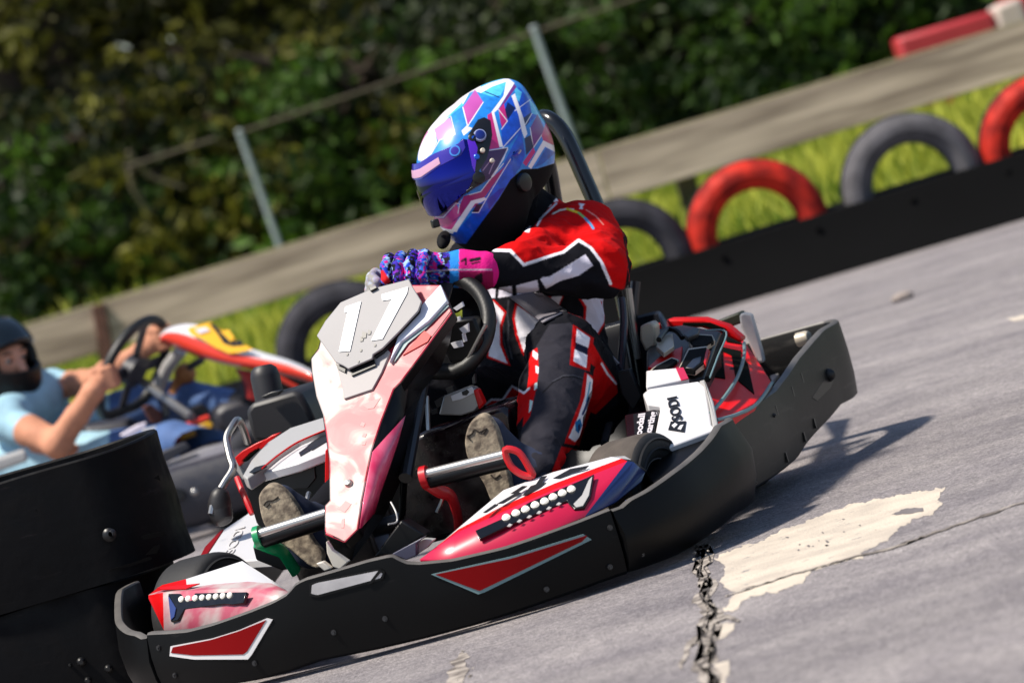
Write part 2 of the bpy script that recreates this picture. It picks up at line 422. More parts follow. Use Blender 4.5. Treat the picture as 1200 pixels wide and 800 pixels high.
def px_sheet(px, z): return np.array([gnd(x, y, z) for x, y in px])
def ragged(px, amp, step=3, seed=1):
    r = np.random.default_rng(seed); P = np.asarray(px, float); out = []
    for a, b in zip(P, np.roll(P, -1, 0)):
        k = max(1, int(np.hypot(*(b-a))/step))
        for i in range(k): out.append(a+(b-a)*i/k+r.normal(0, amp, 2)*(1.0, .6)+amp*1.3*np.array([math.sin(len(out)*.9+seed), math.sin(len(out)*.53+2*seed)*.5])*(step > 1.5))
    return np.array(out)
def sheet(name, px, z, m, amp=1.0, step=3, seed=1, holes=None):
    poly = px_sheet(ragged(px, amp, step, seed), z)
    bm = bmesh.new(); vs = [bm.verts.new(p) for p in poly]; f = bm.faces.new(vs)
    bmesh.ops.triangulate(bm, faces=[f]); bmesh.ops.recalc_face_normals(bm, faces=bm.faces)
    for q in bm.faces:
        if q.normal.z < 0: q.normal_flip()
    me = bpy.data.meshes.new(name); bm.to_mesh(me); bm.free(); me.materials.append(m)
    o = bpy.data.objects.new(name, me); COL.objects.link(o); return kind(o, 'structure')
mPaint = mat('worn_road_paint', (200, 188, 172), .85, rgb2=(180, 169, 156), nscale=9, bump=.6, bscale=150, spec=.2)
def wear(m):                                                  # flecks where the paint has come off down to the tarmac
    nt = m.node_tree; b = nt.nodes['Principled BSDF']; src = b.inputs['Base Color'].links[0].from_socket; tc = nt.nodes.new('ShaderNodeTexCoord'); n = nt.nodes.new('ShaderNodeTexNoise')
    n.inputs['Scale'].default_value = 26; n.inputs['Detail'].default_value = 6; n.inputs['Roughness'].default_value = .75; nt.links.new(tc.outputs['Object'], n.inputs['Vector'])
    r = nt.nodes.new('ShaderNodeValToRGB'); r.color_ramp.elements[0].position = .60; r.color_ramp.elements[1].position = .66; nt.links.new(n.outputs['Fac'], r.inputs['Fac'])
    x = nt.nodes.new('ShaderNodeMix'); x.data_type = 'RGBA'; nt.links.new(r.outputs['Color'], x.inputs[0]); nt.links.new(src, x.inputs[6]); x.inputs[7].default_value = (.22, .205, .205, 1); nt.links.new(x.outputs[2], b.inputs['Base Color'])
wear(mPaint)
patch = [(846, 716), (862, 694), (843, 682), (852, 664), (836, 654), (866, 640), (892, 634), (912, 622), (940, 612), (968, 601), (1000, 590), (1040, 582), (1106, 571), (1100, 584), (1103, 592), (1090, 603), (1070, 608), (1046, 624), (1040, 632), (1008, 648), (1014, 652), (986, 658), (950, 668), (944, 680), (908, 694), (880, 698), (868, 706), (860, 716)]
sheet('painted_patch', patch, .0006, mPaint, 1.0, 2.2, 3)
sheet('painted_patch', [(838, 737), (850, 728), (862, 730), (852, 746), (840, 750)], .0008, mPaint, 1.0, 3, 4)
sheet('painted_patch', [(838, 778), (856, 772), (852, 800), (846, 812), (836, 810)], .0008, mPaint, 1.0, 3, 5)
sheet('painted_patch', [(1180, 373), (1200, 368), (1206, 373), (1190, 377)], .0008, mPaint, .6, 3, 6)
mDarkPatch = mat('bare_tarmac_hole', (112, 106, 106), .9, noise=.3, nscale=60)
sheet('paint_hole', [(1044, 602), (1060, 596), (1082, 594), (1084, 598), (1066, 602)], .0013, mDarkPatch, .6, 3, 7)
for i in range(46):
    x, y = 940+RNG.normal(30, 28), 0
    y = 655-(x-900)*.33+RNG.normal(0, 9)
    if inpoly(np.array([x]), np.array([y]), patch)[0] and i % 3 == 0:
        s_ = RNG.uniform(.8, 2.6); sheet('paint_hole', [(x-s_, y), (x, y-s_*.5), (x+s_, y-.2), (x, y+s_*.5)], .0013, mDarkPatch, .3, 1, 50+i)
mCrack = mat('crack_dirt', (92, 84, 78), .95, rgb2=(166, 156, 146), nscale=20, bump=.5, bscale=60)
# long hair crack and the broken joint
def strip(pxs, wid): 
    P = np.asarray(pxs, float); wid = np.interp(np.arange(len(P)), np.linspace(0, len(P)-1, len(wid)), wid)
    t = np.gradient(P, axis=0); t /= np.linalg.norm(t, axis=1)[:, None]; nn = np.stack([-t[:, 1], t[:, 0]], 1)
    return np.vstack([P+nn*wid[:, None]/2, (P-nn*wid[:, None]/2)[::-1]])
hair = np.array([(850, 698), (880, 688), (920, 675), (960, 664), (1000, 652), (1030, 645), (1060, 636), (1100, 622), (1140, 608), (1200, 588), (1260, 566)], float)
hair = smooth_path(hair, 8); hair += RNG.normal(0, .5, hair.shape)
sheet('crack', strip(hair, [1.6, 1.0, 1.2, 2.0, 1.4, 1.6, 1.2]), .0022, mCrack, .3, 4, 8)
joint = smooth_path([(822, 640), (826, 652), (821, 668), (830, 684), (824, 704), (836, 720), (826, 738), (832, 760), (824, 780), (836, 800), (830, 830)], 6)
joint += RNG.normal(0, 1.2, joint.shape)
sheet('crack', strip(joint, [9, 14, 12, 18, 15, 22, 16, 24, 20, 22]), .0012, mCrack, 2.0, 3, 9)
sheet('crack', strip(smooth_path([(826, 738), (812, 752), (802, 768), (797, 784)], 6), [6, 7, 5, 3]), .0012, mCrack, 1.4, 3, 10)
sheet('crack', strip(smooth_path([(545, 762), (540, 775), (536, 790), (530, 806), (520, 830)], 6), [8, 14, 18, 22, 20]), .0012, mCrack, 2.0, 3, 12)
sheet('crack', strip(smooth_path([(836, 728), (852, 722), (866, 727)], 5), [4, 5, 2]), .0025, mCrack, .7, 3, 11)
mDeep = mat('dark_crack_line', (66, 60, 56), .95)  # darker tone for the thin strips along the broken joint
for k_ in range(3):
    q_ = joint[::2]+RNG.normal(0, 2.2, joint[::2].shape)+np.array([(-5, 0, 6)[k_], 0]); sheet('crack', strip(q_, [.5, 1.6, .6, 2, .8, 2.4, .8, 2, .5]), .0016+.0002*k_, mDeep, .8, 2, 60+k_)
mb = MB()
for i in range(44):
    t = RNG.uniform(0, 1); p = joint[int(t*(len(joint)-1))]+RNG.normal(0, 6, 2)
    if i > 36: p = np.array([540, 790])+RNG.normal(0, 8, 2)
    g = gnd(*p, .012); s_ = RNG.uniform(.0015, .0045)
    mb.ball(g+(0, 0, s_*.2), (s_, s_*RNG.uniform(.6, 1), s_*.6), rotz(RNG.uniform(0, 3))@rotx(RNG.uniform(-.5, .5)), nu=5, nv=3)
kind(mb.build('rubble', mat('rubble_stone', (188, 178, 164), .9, rgb2=(130, 120, 110), nscale=40), ang=20), 'stuff')
mb = MB(); g = gnd(1059, 352); mb.ball(g+(0, 0, .012), (.045, .028, .02), rotz(.3), nu=9, nv=6)
tag(mb.build('stone', mat('pale_stone', (150, 138, 130), .9), ang=20), 'small pale loose stone lying on the grey track', 'stone')

# ------------------------------------------------------------------ tyre barrier
mRub = mat('black_belt_rubber', (9, 9, 10), .85, noise=.15, nscale=3, bump=.2, bscale=60, spec=.08)
mRubTop = mRub
def P2(x, y, d): p = atd(x, y, d); return p
u0 = -9.0; u1 = 6.0
mb = MB()
for x0, x1 in ((-9, 7),):
    prof = [(BY-.20, 0.0), (BY-.12, .10), (BY-.06, .20), (BY-.03, .262), (BY+.34, .27), (BY+.36, 0)]
    secs = []
    for x in np.linspace(x0, x1, 50):
        secs.append(np.array([(x, y+.012*math.sin(x*2.1)*(1 if i < 3 else .2), z+(.008*math.sin(x*1.7+i) if 0 < i < 5 else 0)) for i, (y, z) in enumerate(prof)]))
    mb.loft(secs)
    for x in np.arange(x0+.3, x1, .42): mb.ball((x, BY-.065, .205), .014, nu=8, nv=6)
tag(mb.build('belt_barrier', mRub, bevel=.006), 'long low black rubber belt wall along the far edge of the track', 'barrier')
def half_tyre(name, xc, m, label, r=.305):
    t = root(name, label, 'tyre', Matrix.Translation((xc, BY+.13, .262)), 'half tyres standing on the belt wall')
    mbt = MB(); secs = []
    R0, R1, hw = r, r-.126, .115
    prof = [(R0, -.5*hw*1.2), (R0-.012, -.8*hw), (R0-.04, -hw), (R0-.07, -hw*1.04), (R1+.01, -.78*hw), (R1, -.6*hw), (R1+.012, -.5*hw), (R1+.03, -.75*hw), (R0-.05, -.8*hw), (R0-.022, -.6*hw),
            (R0-.022, .6*hw), (R0-.05, .8*hw), (R1+.03, .75*hw), (R1+.012, .5*hw), (R1, .6*hw), (R1+.01, .78*hw), (R0-.07, hw*1.04), (R0-.04, hw), (R0-.012, .8*hw), (R0, .5*hw*1.2)]
    for i in range(41):
        a = math.pi*(-.03+1.06*i/40)
        secs.append(np.array([(-rr*math.cos(a), h, rr*math.sin(a)) for rr, h in prof]))
    mbt.loft(secs); tr = mbt.build('tread', m, t, ang=28)
    # shallow tread grooves and sidewall ring
    for dy in (-.035, 0, .035):
        g = MB(); g.tube([(-(R0+.0005)*math.cos(a), dy, (R0+.0005)*math.sin(a)) for a in np.linspace(0.02, math.pi-.02, 40)], .0045, 6)
        g.build('groove', mat('groove_dirt', (30, 26, 26), .9), t)
    b = MB()
    for s_ in (-1, 1):
        b = MB(); b.lathe((s_*(R0+R1)/2, -hw-.012, -.02), (0, 1, 0), [(0, -.012), (.014, -.012), (.018, -.004), (.018, .03)], 10)
        b.build('bolt', mat('dark_bolt', (40, 40, 42), .4, metal=.7), t)
    return t
s19 = FPX/BY
def xlev(u): return (u-(math.cos(ROLL)*600-math.sin(ROLL)*400))/s19
mTyB = mat('dusty_black_tyre', (58, 57, 62), .85, spec=.2, noise=.5, nscale=9, bump=.3, bscale=50)
mTyG = mat('dusty_grey_tyre', (92, 90, 93), .85, spec=.2, noise=.45, nscale=8, bump=.3, bscale=50)
mTyR = mat('red_painted_tyre', (196, 44, 28), .7, spec=.2, rgb2=(128, 26, 20), nscale=9, bump=.25, bscale=40, rvar=.1)
half_tyre('half_tyre', xlev(272), mTyB, 'black half tyre behind the number panel of the leading kart, leftmost of the row')
half_tyre('half_tyre', xlev(441), mTyB, 'black half tyre of the row hidden behind the racing driver')
half_tyre('half_tyre', xlev(613), mTyB, 'dark half tyre just right of the roll bar, left of the first red one')
half_tyre('half_tyre', xlev(777), mTyR, 'red painted half tyre fully in view between a dark one and a grey one')
half_tyre('half_tyre', xlev(968), mTyG, 'dusty grey half tyre between the two red ones')
half_tyre('half_tyre', xlev(1137), mTyR, 'red painted half tyre cut by the right edge of the photo')

# ------------------------------------------------------------------ guard boards on posts
BD = 22.6; s22 = FPX/BD
mBoard = mat('weathered_board', (204, 184, 164), .9, rgb2=(136, 120, 106), nscale=2.2, bump=.5, bscale=14, spec=.15)
for n_ in [q for q in mBoard.node_tree.nodes if q.type == 'TEX_NOISE']:    # grain runs along the plank
    mp_ = mBoard.node_tree.nodes.new('ShaderNodeMapping'); mp_.inputs['Scale'].default_value = (.45, 1, 5.5); l_ = n_.inputs['Vector'].links[0].from_socket
    mBoard.node_tree.links.new(l_, mp_.inputs['Vector']); mBoard.node_tree.links.new(mp_.outputs['Vector'], n_.inputs['Vector']); n_.inputs['Detail'].default_value = 8
mBoard2 = mat('sunlit_board_edge', (196, 178, 144), .85, noise=.2, nscale=10)  # paler strip that paints the sunlit top edge onto the boards
def vlev(u, d): return (u-(math.cos(ROLL)*600-math.sin(ROLL)*400))*d/FPX
def board(px0, px1, label):
    t = root('guard_board', label, 'board', Matrix.Translation(atd(*px0[0], BD)), 'weathered boards of the guard rail')
    a, b, c, d = [atd(*p, BD)-atd(*px0[0], BD) for p in (px0[0], px1[0], px1[1], px0[1])]
    mb = MB(); mb.prism([a, b, c, d], (0, .055, 0)); mb.build('plank', mBoard, t, bevel=.006)
    n = np.linspace(0, 1, 2); e = MB()
    up = np.array([0, 0, .012]); e.prism([a+up*.2, a+(0, .055, .002), b+(0, .055, .002), b+up*.2], (0, 0, .012)); e.build('top_edge', mBoard2, t)
    return t
board([(-700, 604), (-684, 659)], [(112, 358), (116, 413)], 'short grey guard board at the left edge, left of the rusty joint')
board([(118, 356), (122, 411)], [(700, 178), (716, 236)], 'long grey guard board behind both drivers, right of the rusty joint')
board([(701, 177.5), (717, 235.5)], [(1700, -124), (1714, -69)], 'long pale guard board above the right-hand red and grey tyres')
mb = MB(); a = atd(115, 357, BD-.03); b = atd(128, 425, BD-.03); mb.prism([a+(-.035, 0, 0), a+(.03, 0, 0), b+(.03, 0, 0), b+(-.035, 0, 0)], (0, .03, 0))
tag(mb.build('joint_strap', mat('rusty_strap', (96, 62, 50), .8, noise=.4, nscale=20), bevel=.004), 'rusty brown strap covering the joint between two guard boards', 'strap')
mPost = mat('dark_post_wood', (58, 54, 38), .9, noise=.3, nscale=8, bump=.4, bscale=30)
for i, (px, py, lb) in enumerate([(808, 226, 'dark wooden post under the guard board left of the red half tyre'), (131, 430, 'dark wooden post below the rusty joint of the guard boards'), (480, 330, 'dark wooden post of the guard rail hidden behind the racing driver')]):
    p = atd(px, py, BD+.12); z0 = float(terrain_h(p[0], p[1]))-.05; zt = p[2]+.12
    mb = MB(); mb.prism([p+(-.05, 0, zt-p[2]), p+(.05, 0, zt-p[2]), (p[0]+.05, p[1], z0), (p[0]-.05, p[1], z0)], (0, .1, 0))
    tag(mb.build('guard_post', mPost, bevel=.008), lb, 'post', 'posts carrying the guard boards')

# ------------------------------------------------------------------ wire fence: posts and rails
FD = 31.0
mGalv = mat('galvanised_steel', (150, 160, 162), .6, metal=.0, noise=.2, nscale=12)
mRail = mat('dull_rail_steel', (78, 70, 54), .8, metal=.0, noise=.3, nscale=12)
def bar(name, a, b, r, m, label, cat, grp=None, capb=False):
    a, b = np.asarray(a), np.asarray(b); t = root(name, label, cat, Matrix.Translation(b), grp)
    mb = MB(); mb.tube([a-b, (0, 0, 0)], r, 10); mb.build('tube', m, t)
    if capb: c = MB(); c.ball(a-b+(0, 0, .01), (r*1.25, r*1.25, r*.8), nu=10, nv=6); c.build('cap', m, t)
    return t
def down(p, q): # extend the post down to the ground
    p, q = np.asarray(p), np.asarray(q); z = float(terrain_h(q[0], q[1]))-.1; k = (p[2]-z)/(p[2]-q[2]); return p+(q-p)*k
a = atd(281, 156, FD); b = atd(328, 289, FD); bar('fence_post', a, down(a, b), .021, mGalv, 'silver fence post left of the blue helmet, holding the rail end', 'post', 'fence posts', True)
a = atd(626, 35, FD); b = atd(664, 142, FD); bar('fence_post', a, down(a, b), .024, mGalv, 'silver fence post standing right above the blue helmet and roll bar', 'post', 'fence posts', True)
bar('fence_rail', atd(281, 156, FD), atd(770, -10, FD), .013, mRail, 'dull fence rail running up to the right between two posts', 'rail')
bar('fence_rail', atd(146, 197, FD), atd(252, 163, FD), .014, mRail, 'broken end of fence rail left of the left fence post', 'rail')
mBr = mat('dead_branch', (106, 96, 76), .9, noise=.3, nscale=20)
for pts, lb in (([(150, 178), (165, 196), (178, 208), (215, 220)], 'forked dead branch leaning on the broken rail end'), ([(152, 200), (158, 226), (176, 250)], 'thin dead branch hanging down below the broken rail')):
    P = [atd(x, y, FD+.1+.05*i) for i, (x, y) in enumerate(pts)]; mb = MB(); mb.tube(smooth_path(P, 4), [.02, .012], 8)
    tag(mb.build('branch', mBr), lb, 'branch')
# red and white plastic blocks behind the boards, upper right
for i, (pxs, mm, lb) in enumerate([([(1050, 45), (1163, 12), (1168, 36), (1058, 68)], mat('red_plastic_block', (176, 46, 52), .5, noise=.2, nscale=3), 'red plastic track block beyond the guard board, upper right'),
                                   ([(1164, 8), (1196, -4), (1206, 24), (1170, 36)], mat('pale_plastic_block', (196, 178, 168), .5, noise=.15, nscale=3), 'pale plastic track block beside the red one, upper right'),
                                   ([(1172, 2), (1216, -12), (1226, 16), (1200, 26)], mat('red_plastic_block'), 'red plastic track block at the very corner, right of the pale one')]):
    P = np.array([atd(x, y, 27.5+.25*(i == 2)) for x, y in pxs]); zb = float(terrain_h(0, 27.5))
    P[2][2] = min(P[2][2], P[1][2]-.3); P[3][2] = min(P[3][2], P[0][2]-.3)
    P[2] += (P[2]-P[1])/np.linalg.norm(P[2]-P[1])*.25; P[3] += (P[3]-P[0])/np.linalg.norm(P[3]-P[0])*.25
    mb = MB(); mb.prism(P, (0, .4, 0)); tag(mb.build('track_block', mm, bevel=.03), lb, 'barrier block', 'plastic blocks behind the guard rail')
# ------------------------------------------------------------------ grass blades, undergrowth, trees
def leafmat(name, c1, c2, sc_=3.0, tr=.3):
    m = bpy.data.materials.new(name); m.use_nodes = True; nt = m.node_tree; b = nt.nodes['Principled BSDF']
    a = nt.nodes.new('ShaderNodeVertexColor'); a.layer_name = 'Col'
    mx = nt.nodes.new('ShaderNodeMix'); mx.data_type = 'RGBA'; mx.inputs[6].default_value = L4(c1); mx.inputs[7].default_value = L4(c2)
    sp = nt.nodes.new('ShaderNodeSeparateColor'); nt.links.new(a.outputs['Color'], sp.inputs[0]); nt.links.new(sp.outputs[0], mx.inputs[0])
    nt.links.new(mx.outputs[2], b.inputs['Base Color']); b.inputs['Roughness'].default_value = .55; b.inputs['Specular IOR Level'].default_value = .3
    t = nt.nodes.new('ShaderNodeBsdfTranslucent'); nt.links.new(mx.outputs[2], t.inputs['Color'])
    ms = nt.nodes.new('ShaderNodeMixShader'); ms.inputs[0].default_value = tr
    nt.links.new(b.outputs[0], ms.inputs[1]); nt.links.new(t.outputs[0], ms.inputs[2]); nt.links.new(ms.outputs[0], nt.nodes['Material Output'].inputs['Surface']); return m
def leaves(C, size, rng, tone=None, up=.4):
    n = len(C); d = rng.normal(0, 1, (n, 3)); d[:, 2] = d[:, 2]*.6+up; nrm = d/np.linalg.norm(d, axis=1)[:, None]
    a = rng.normal(0, 1, (n, 3)); a -= nrm*(a*nrm).sum(1)[:, None]; a /= np.linalg.norm(a, axis=1)[:, None]; b = np.cross(nrm, a)
    s = size*rng.uniform(.6, 1.4, n)[:, None]
    P = np.stack([C-a*s, C+b*s*.45+nrm*s*.12, C+a*s, C-b*s*.45+nrm*s*.12], 1).reshape(-1, 3)
    F = np.arange(4*n).reshape(n, 4); t = rng.uniform(0, 1, n) if tone is None else np.clip(tone+rng.normal(0, .18, n), 0, 1)
    return P, F, np.repeat(t, 4)
def leafobj(name, P, F, t, m, parent=None):
    o = mesh_np(name, P, F, m, parent, smooth=False); set_col(o, np.repeat(t[:, None], 3, 1)); return o
# grass bank
mGrass = leafmat('grass_blade', (84, 116, 22), (208, 208, 88), tr=.4)
rg = np.random.default_rng(11); n = 40000
x = rg.uniform(-10, 8.5, n); y = BY+.5+rg.power(1.1, n)*0+rg.uniform(0, 1, n)**1.3*11
h = rg.uniform(.10, .30, n)*(1+.5*vnoise(np.stack([x, y, x*0], 1), .8, 4)); z = terrain_h(x, y)-.02
lean = rg.normal(0, .35, (n, 2)); an = rg.uniform(0, math.pi, n); wv = np.stack([np.cos(an), np.sin(an), 0*an], 1)*rg.uniform(.008, .02, n)[:, None]
B = np.stack([x, y, z], 1); T = B+np.stack([lean[:, 0]*h, lean[:, 1]*h, h], 1); Md = B*.45+T*.55; Md[:, 2] += h*.06
P = np.stack([B-wv, B+wv, Md+wv*.8, T, Md-wv*.8], 1).reshape(-1, 3); F = np.arange(5*n).reshape(n, 5)
t = np.clip(.5+.5*vnoise(np.stack([x, y, x*0], 1), .7, 9)+rg.normal(0, .2, n), 0, 1)
kind(leafobj('grass', P, F, np.repeat(t, 5), mGrass), 'stuff')
# shared crowns
mLeafD = leafmat('dark_leaf', (22, 30, 12), (62, 78, 28), tr=.3)
mLeafY = leafmat('olive_leaf', (34, 36, 14), (142, 140, 48), tr=.4)
mLeafG = leafmat('fresh_leaf', (25, 45, 15), (86, 120, 38), tr=.35)
mLeafB = leafmat('brown_shade_leaf', (14, 13, 7), (36, 36, 16), tr=.1)  # near-black leaf tones put the deep wood's shade into the colour
mBark = mat('bark', (62, 50, 40), .95, noise=.4, nscale=6, bump=.6, bscale=20)
def crown_pts(rng, nclump, per, R, z0, z1, cl):
    C = []; tn = []
    for i in range(nclump):
        a = rng.uniform(0, 2*math.pi); zz = rng.uniform(0, 1); rr = R*math.sqrt(rng.uniform(.08, 1))*(.55+.75*math.sin(math.pi*min(1, zz*.8+.12)))
        c = np.array([rr*math.cos(a), rr*math.sin(a), z0+(z1-z0)*zz]); s = cl*rng.uniform(.6, 1.3)
        q = rng.normal(0, 1, (per, 3)); q /= np.linalg.norm(q, axis=1)[:, None]; q *= (rng.uniform(.25, 1, per)**.6)[:, None]*s; q[:, 2] *= .65
        C.append(c+q); tn.append(np.full(per, rng.uniform(0, 1)**1.7*.9))
    return np.vstack(C), np.concatenate(tn)
def tree_proto(seed, H, R, m, zlow, nclump=70, per=55, size=.13):
    r = np.random.default_rng(seed)
    C, tn = crown_pts(r, nclump, per, R, zlow, H, R*.34); P, F, t = leaves(C, size, r, tn)
    mb = MB(); tr = smooth_path([(0, 0, -.3), (r.normal(0, .1), r.normal(0, .1), H*.3), (r.normal(0, .25), r.normal(0, .25), H*.6), (r.normal(0, .3), r.normal(0, .3), H*.92)], 5)
    mb.tube(tr, [.17, .13, .08, .02], 9)
    for i in range(9):
        b = tr[int(len(tr)*r.uniform(.18, .8))]; a = r.uniform(0, 6.28); e = b+np.array([math.cos(a), math.sin(a), r.uniform(.1, .7)])*R*r.uniform(.5, .9)
        mb.tube(smooth_path([b, (b+e)/2+(0, 0, .15), e], 4), [.05, .03, .01], 6)
    return (P, F, t, m), mb
PROT = []
def plant(kindname, pr, loc, sca, rz, label, cat, group, trunkname='trunk', crownname='crown'):
    if pr not in PROTO:
        raise KeyError(pr)
    cr, tk = PROTO[pr]
    t = root(kindname, label, cat, Matrix.Translation(loc)@Matrix.Rotation(rz, 4, 'Z')@Matrix.Diagonal((sca[0], sca[0], sca[1], 1)), group)
    for q, nm in ((cr, crownname), (tk, trunkname)):
        c = q if q.parent is None else q.copy()
        if c is not q: COL.objects.link(c)
        c.name = nm; c.parent = t
    return t
PROTO = {}
def mk(pr, *a, **k):
    (P, F, t, m), mb = tree_proto(*a, **k); PROTO[pr] = (leafobj('crown', P, F, t, m), mb.build('trunk', mBark))
mk('dark', 1, 6.5, 2.0, mLeafD, .9, nclump=72, per=110, size=.075); mk('olive', 2, 6.0, 1.9, mLeafY, .6, nclump=62, per=70, size=.08); mk('fresh', 3, 5.0, 2.0, mLeafG, .6, nclump=72, per=110, size=.075)
mk('bush', 4, 1.35, .9, mLeafG, .1, nclump=38, per=70, size=.055); mk('bushd', 5, 1.5, .95, mLeafD, .1, nclump=38, per=70, size=.055); mk('busho', 6, 1.7, .9, mLeafY, .1, nclump=30, per=56, size=.055)
def wpos(px, py, d): p = atd(px, py, d); return (p[0], p[1], float(terrain_h(p[0], p[1]))-.05)
trees = [('olive', 40, 260, 34.5, 1.0, 'olive tree at the far left of the wood above the second driver'), ('olive', 150, 200, 35, 1.05, 'olive leaved tree left of the left fence post with sunlit sprays'),
         ('olive', 250, 100, 37, 1.05, 'olive tree directly behind the left fence post'), ('olive', 330, 60, 36.5, 1.0, 'yellowish tree just right of the left fence post'),
         ('olive', 470, 20, 36, 1.05, 'sunlit yellowish tree left of the blue helmet at the top edge'), ('dark', 560, 40, 40, 1.2, 'dark tree directly above the blue helmet'),
         ('dark', 700, 60, 37, 1.05, 'dark tree right of the right fence post'), ('fresh', 800, 40, 36, .95, 'fresh green tree above the roll bar between post and red blocks'),
         ('fresh', 930, 20, 37, 1.05, 'fresh green tree left of the red track blocks'), ('dark', 1040, 0, 39, 1.1, 'dark tree directly behind the red track blocks'),
         ('dark', 1170, -20, 38, 1.1, 'dark tree at the far right edge of the wood')]
for i, (pr, px, py, d, s_, lb) in enumerate(trees):
    plant({'dark': 'dark_tree', 'olive': 'olive_tree', 'fresh': 'green_tree'}[pr], pr, wpos(px, py, d), (s_, s_*random.uniform(.95, 1.15)), i*2.1, lb, 'tree', 'trees of the wood behind the track')
bushes = [('bush', 20, 350, 32.5, 1.0, 'green bush at the left edge above the short guard board'), ('bushd', 95, 320, 33, 1.05, 'dark bush above the rusty board joint'), ('busho', 175, 300, 32.4, .95, 'olive bush below the broken fence rail'),
          ('busho', 245, 270, 33, 1.0, 'olive bush left of the foot of the left fence post'), ('bushd', 320, 250, 33, 1.05, 'dark bush behind the foot of the left fence post'), ('busho', 385, 230, 32.6, 1.0, 'olive bush right of the left fence post below the rail'),
          ('bush', 455, 210, 32.6, 1.05, 'green bush left of the visor of the blue helmet'), ('bushd', 545, 190, 33, 1.0, 'dark bush hidden behind the blue helmet'), ('bushd', 640, 160, 33, 1.05, 'dark bush right of the blue helmet behind the roll bar'),
          ('bush', 715, 130, 32.5, 1.0, 'green bush right of the foot of the right fence post'), ('bushd', 790, 110, 33, 1.05, 'dark bush above the middle of the right guard board'), ('bush', 860, 90, 32.5, 1.05, 'bright green bush above the red half tyre'),
          ('bush', 930, 70, 32.6, 1.1, 'green bush left of the red track blocks'), ('bushd', 1010, 50, 33, 1.1, 'dark bush touching the left end of the red track block'), ('bushd', 1110, 10, 33, 1.15, 'dark bush above the red track block'), ('bush', 1190, -10, 33.5, 1.1, 'green bush at the upper right corner')]
for i, (pr, px, py, d, s_, lb) in enumerate(bushes):
    plant('bush', pr, wpos(px, py, d), (s_, s_), i*1.7, lb, 'bush', 'bushes along the wood edge', 'stem', 'foliage')
# the closed wood behind: one dark mass nobody could count
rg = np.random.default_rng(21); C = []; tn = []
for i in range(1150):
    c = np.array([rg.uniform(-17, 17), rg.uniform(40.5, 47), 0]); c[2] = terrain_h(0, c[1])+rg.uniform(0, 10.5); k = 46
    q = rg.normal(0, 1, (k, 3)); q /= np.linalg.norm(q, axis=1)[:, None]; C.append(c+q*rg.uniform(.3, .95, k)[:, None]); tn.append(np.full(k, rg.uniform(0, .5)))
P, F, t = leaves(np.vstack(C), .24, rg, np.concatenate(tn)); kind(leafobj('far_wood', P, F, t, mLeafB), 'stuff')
C = []; tn = []
for i in range(380):
    c = np.array([rg.uniform(-11, 11), rg.uniform(31.5, 35), 0]); c[2] = terrain_h(0, c[1])+rg.uniform(0, .45)**1.0; k = 40
    q = rg.normal(0, 1, (k, 3)); q /= np.linalg.norm(q, axis=1)[:, None]; C.append(c+q*rg.uniform(.1, .45, k)[:, None]); tn.append(np.full(k, rg.uniform(.1, .8)))
P, F, t = leaves(np.vstack(C), .075, rg, np.concatenate(tn)); kind(leafobj('undergrowth', P, F, t, mLeafG), 'stuff')
# ================================================================== the leading kart
MK = mat4(KR, KO)
KART = root('racing_kart', 'black bumpered racing kart with white and red panels and number 17 plate', 'kart', MK)
mBlk = mat('black_bumper_plastic', (8, 8, 9), .45, bump=.04, bscale=60, spec=.16)
mBlk2 = mat('black_moulded_plastic', (8, 8, 10), .38, spec=.3)
mGloss = mat('black_gloss', (10, 10, 11), .18, rvar=.06)
mMet = mat('bare_steel', (170, 168, 165), .3, metal=.9)
mDkMet = mat('dark_steel', (70, 70, 72), .4, metal=.8)
mRed = mat('red_panel', (200, 6, 10), .35, spec=.3)
mRed2 = mat('deep_red_decal', (124, 2, 6), .5, spec=.12)
mWht = mat('white_panel', (214, 212, 214), .3, coat=.4)
mPnk = mat('crimson_panel', (190, 16, 62), .3, coat=.3)
mNvy = mat('navy_panel', (34, 52, 108), .28, coat=.3)
mTeal = mat('grey_blue_edge', (110, 138, 142), .4)
mGry = mat('pale_grey_plastic', (168, 166, 164), .4, coat=.2)
mInk = mat('black_print', (16, 16, 18), .4)
mTyre = mat('kart_tyre', (30, 29, 30), .7, noise=.25, nscale=20, bump=.2, bscale=90)
mTread = mat('worn_tread', (78, 70, 64), .85, noise=.3, nscale=25, bump=.3, bscale=120)
mRim = mat('alloy_rim', (140, 140, 142), .35, metal=.8)

mEdge = mat('glint_bumper_edge', (92, 88, 84), .45, spec=.5, noise=.25, nscale=18)  # pale grey rim colour paints in the sun glint along the bumper tops
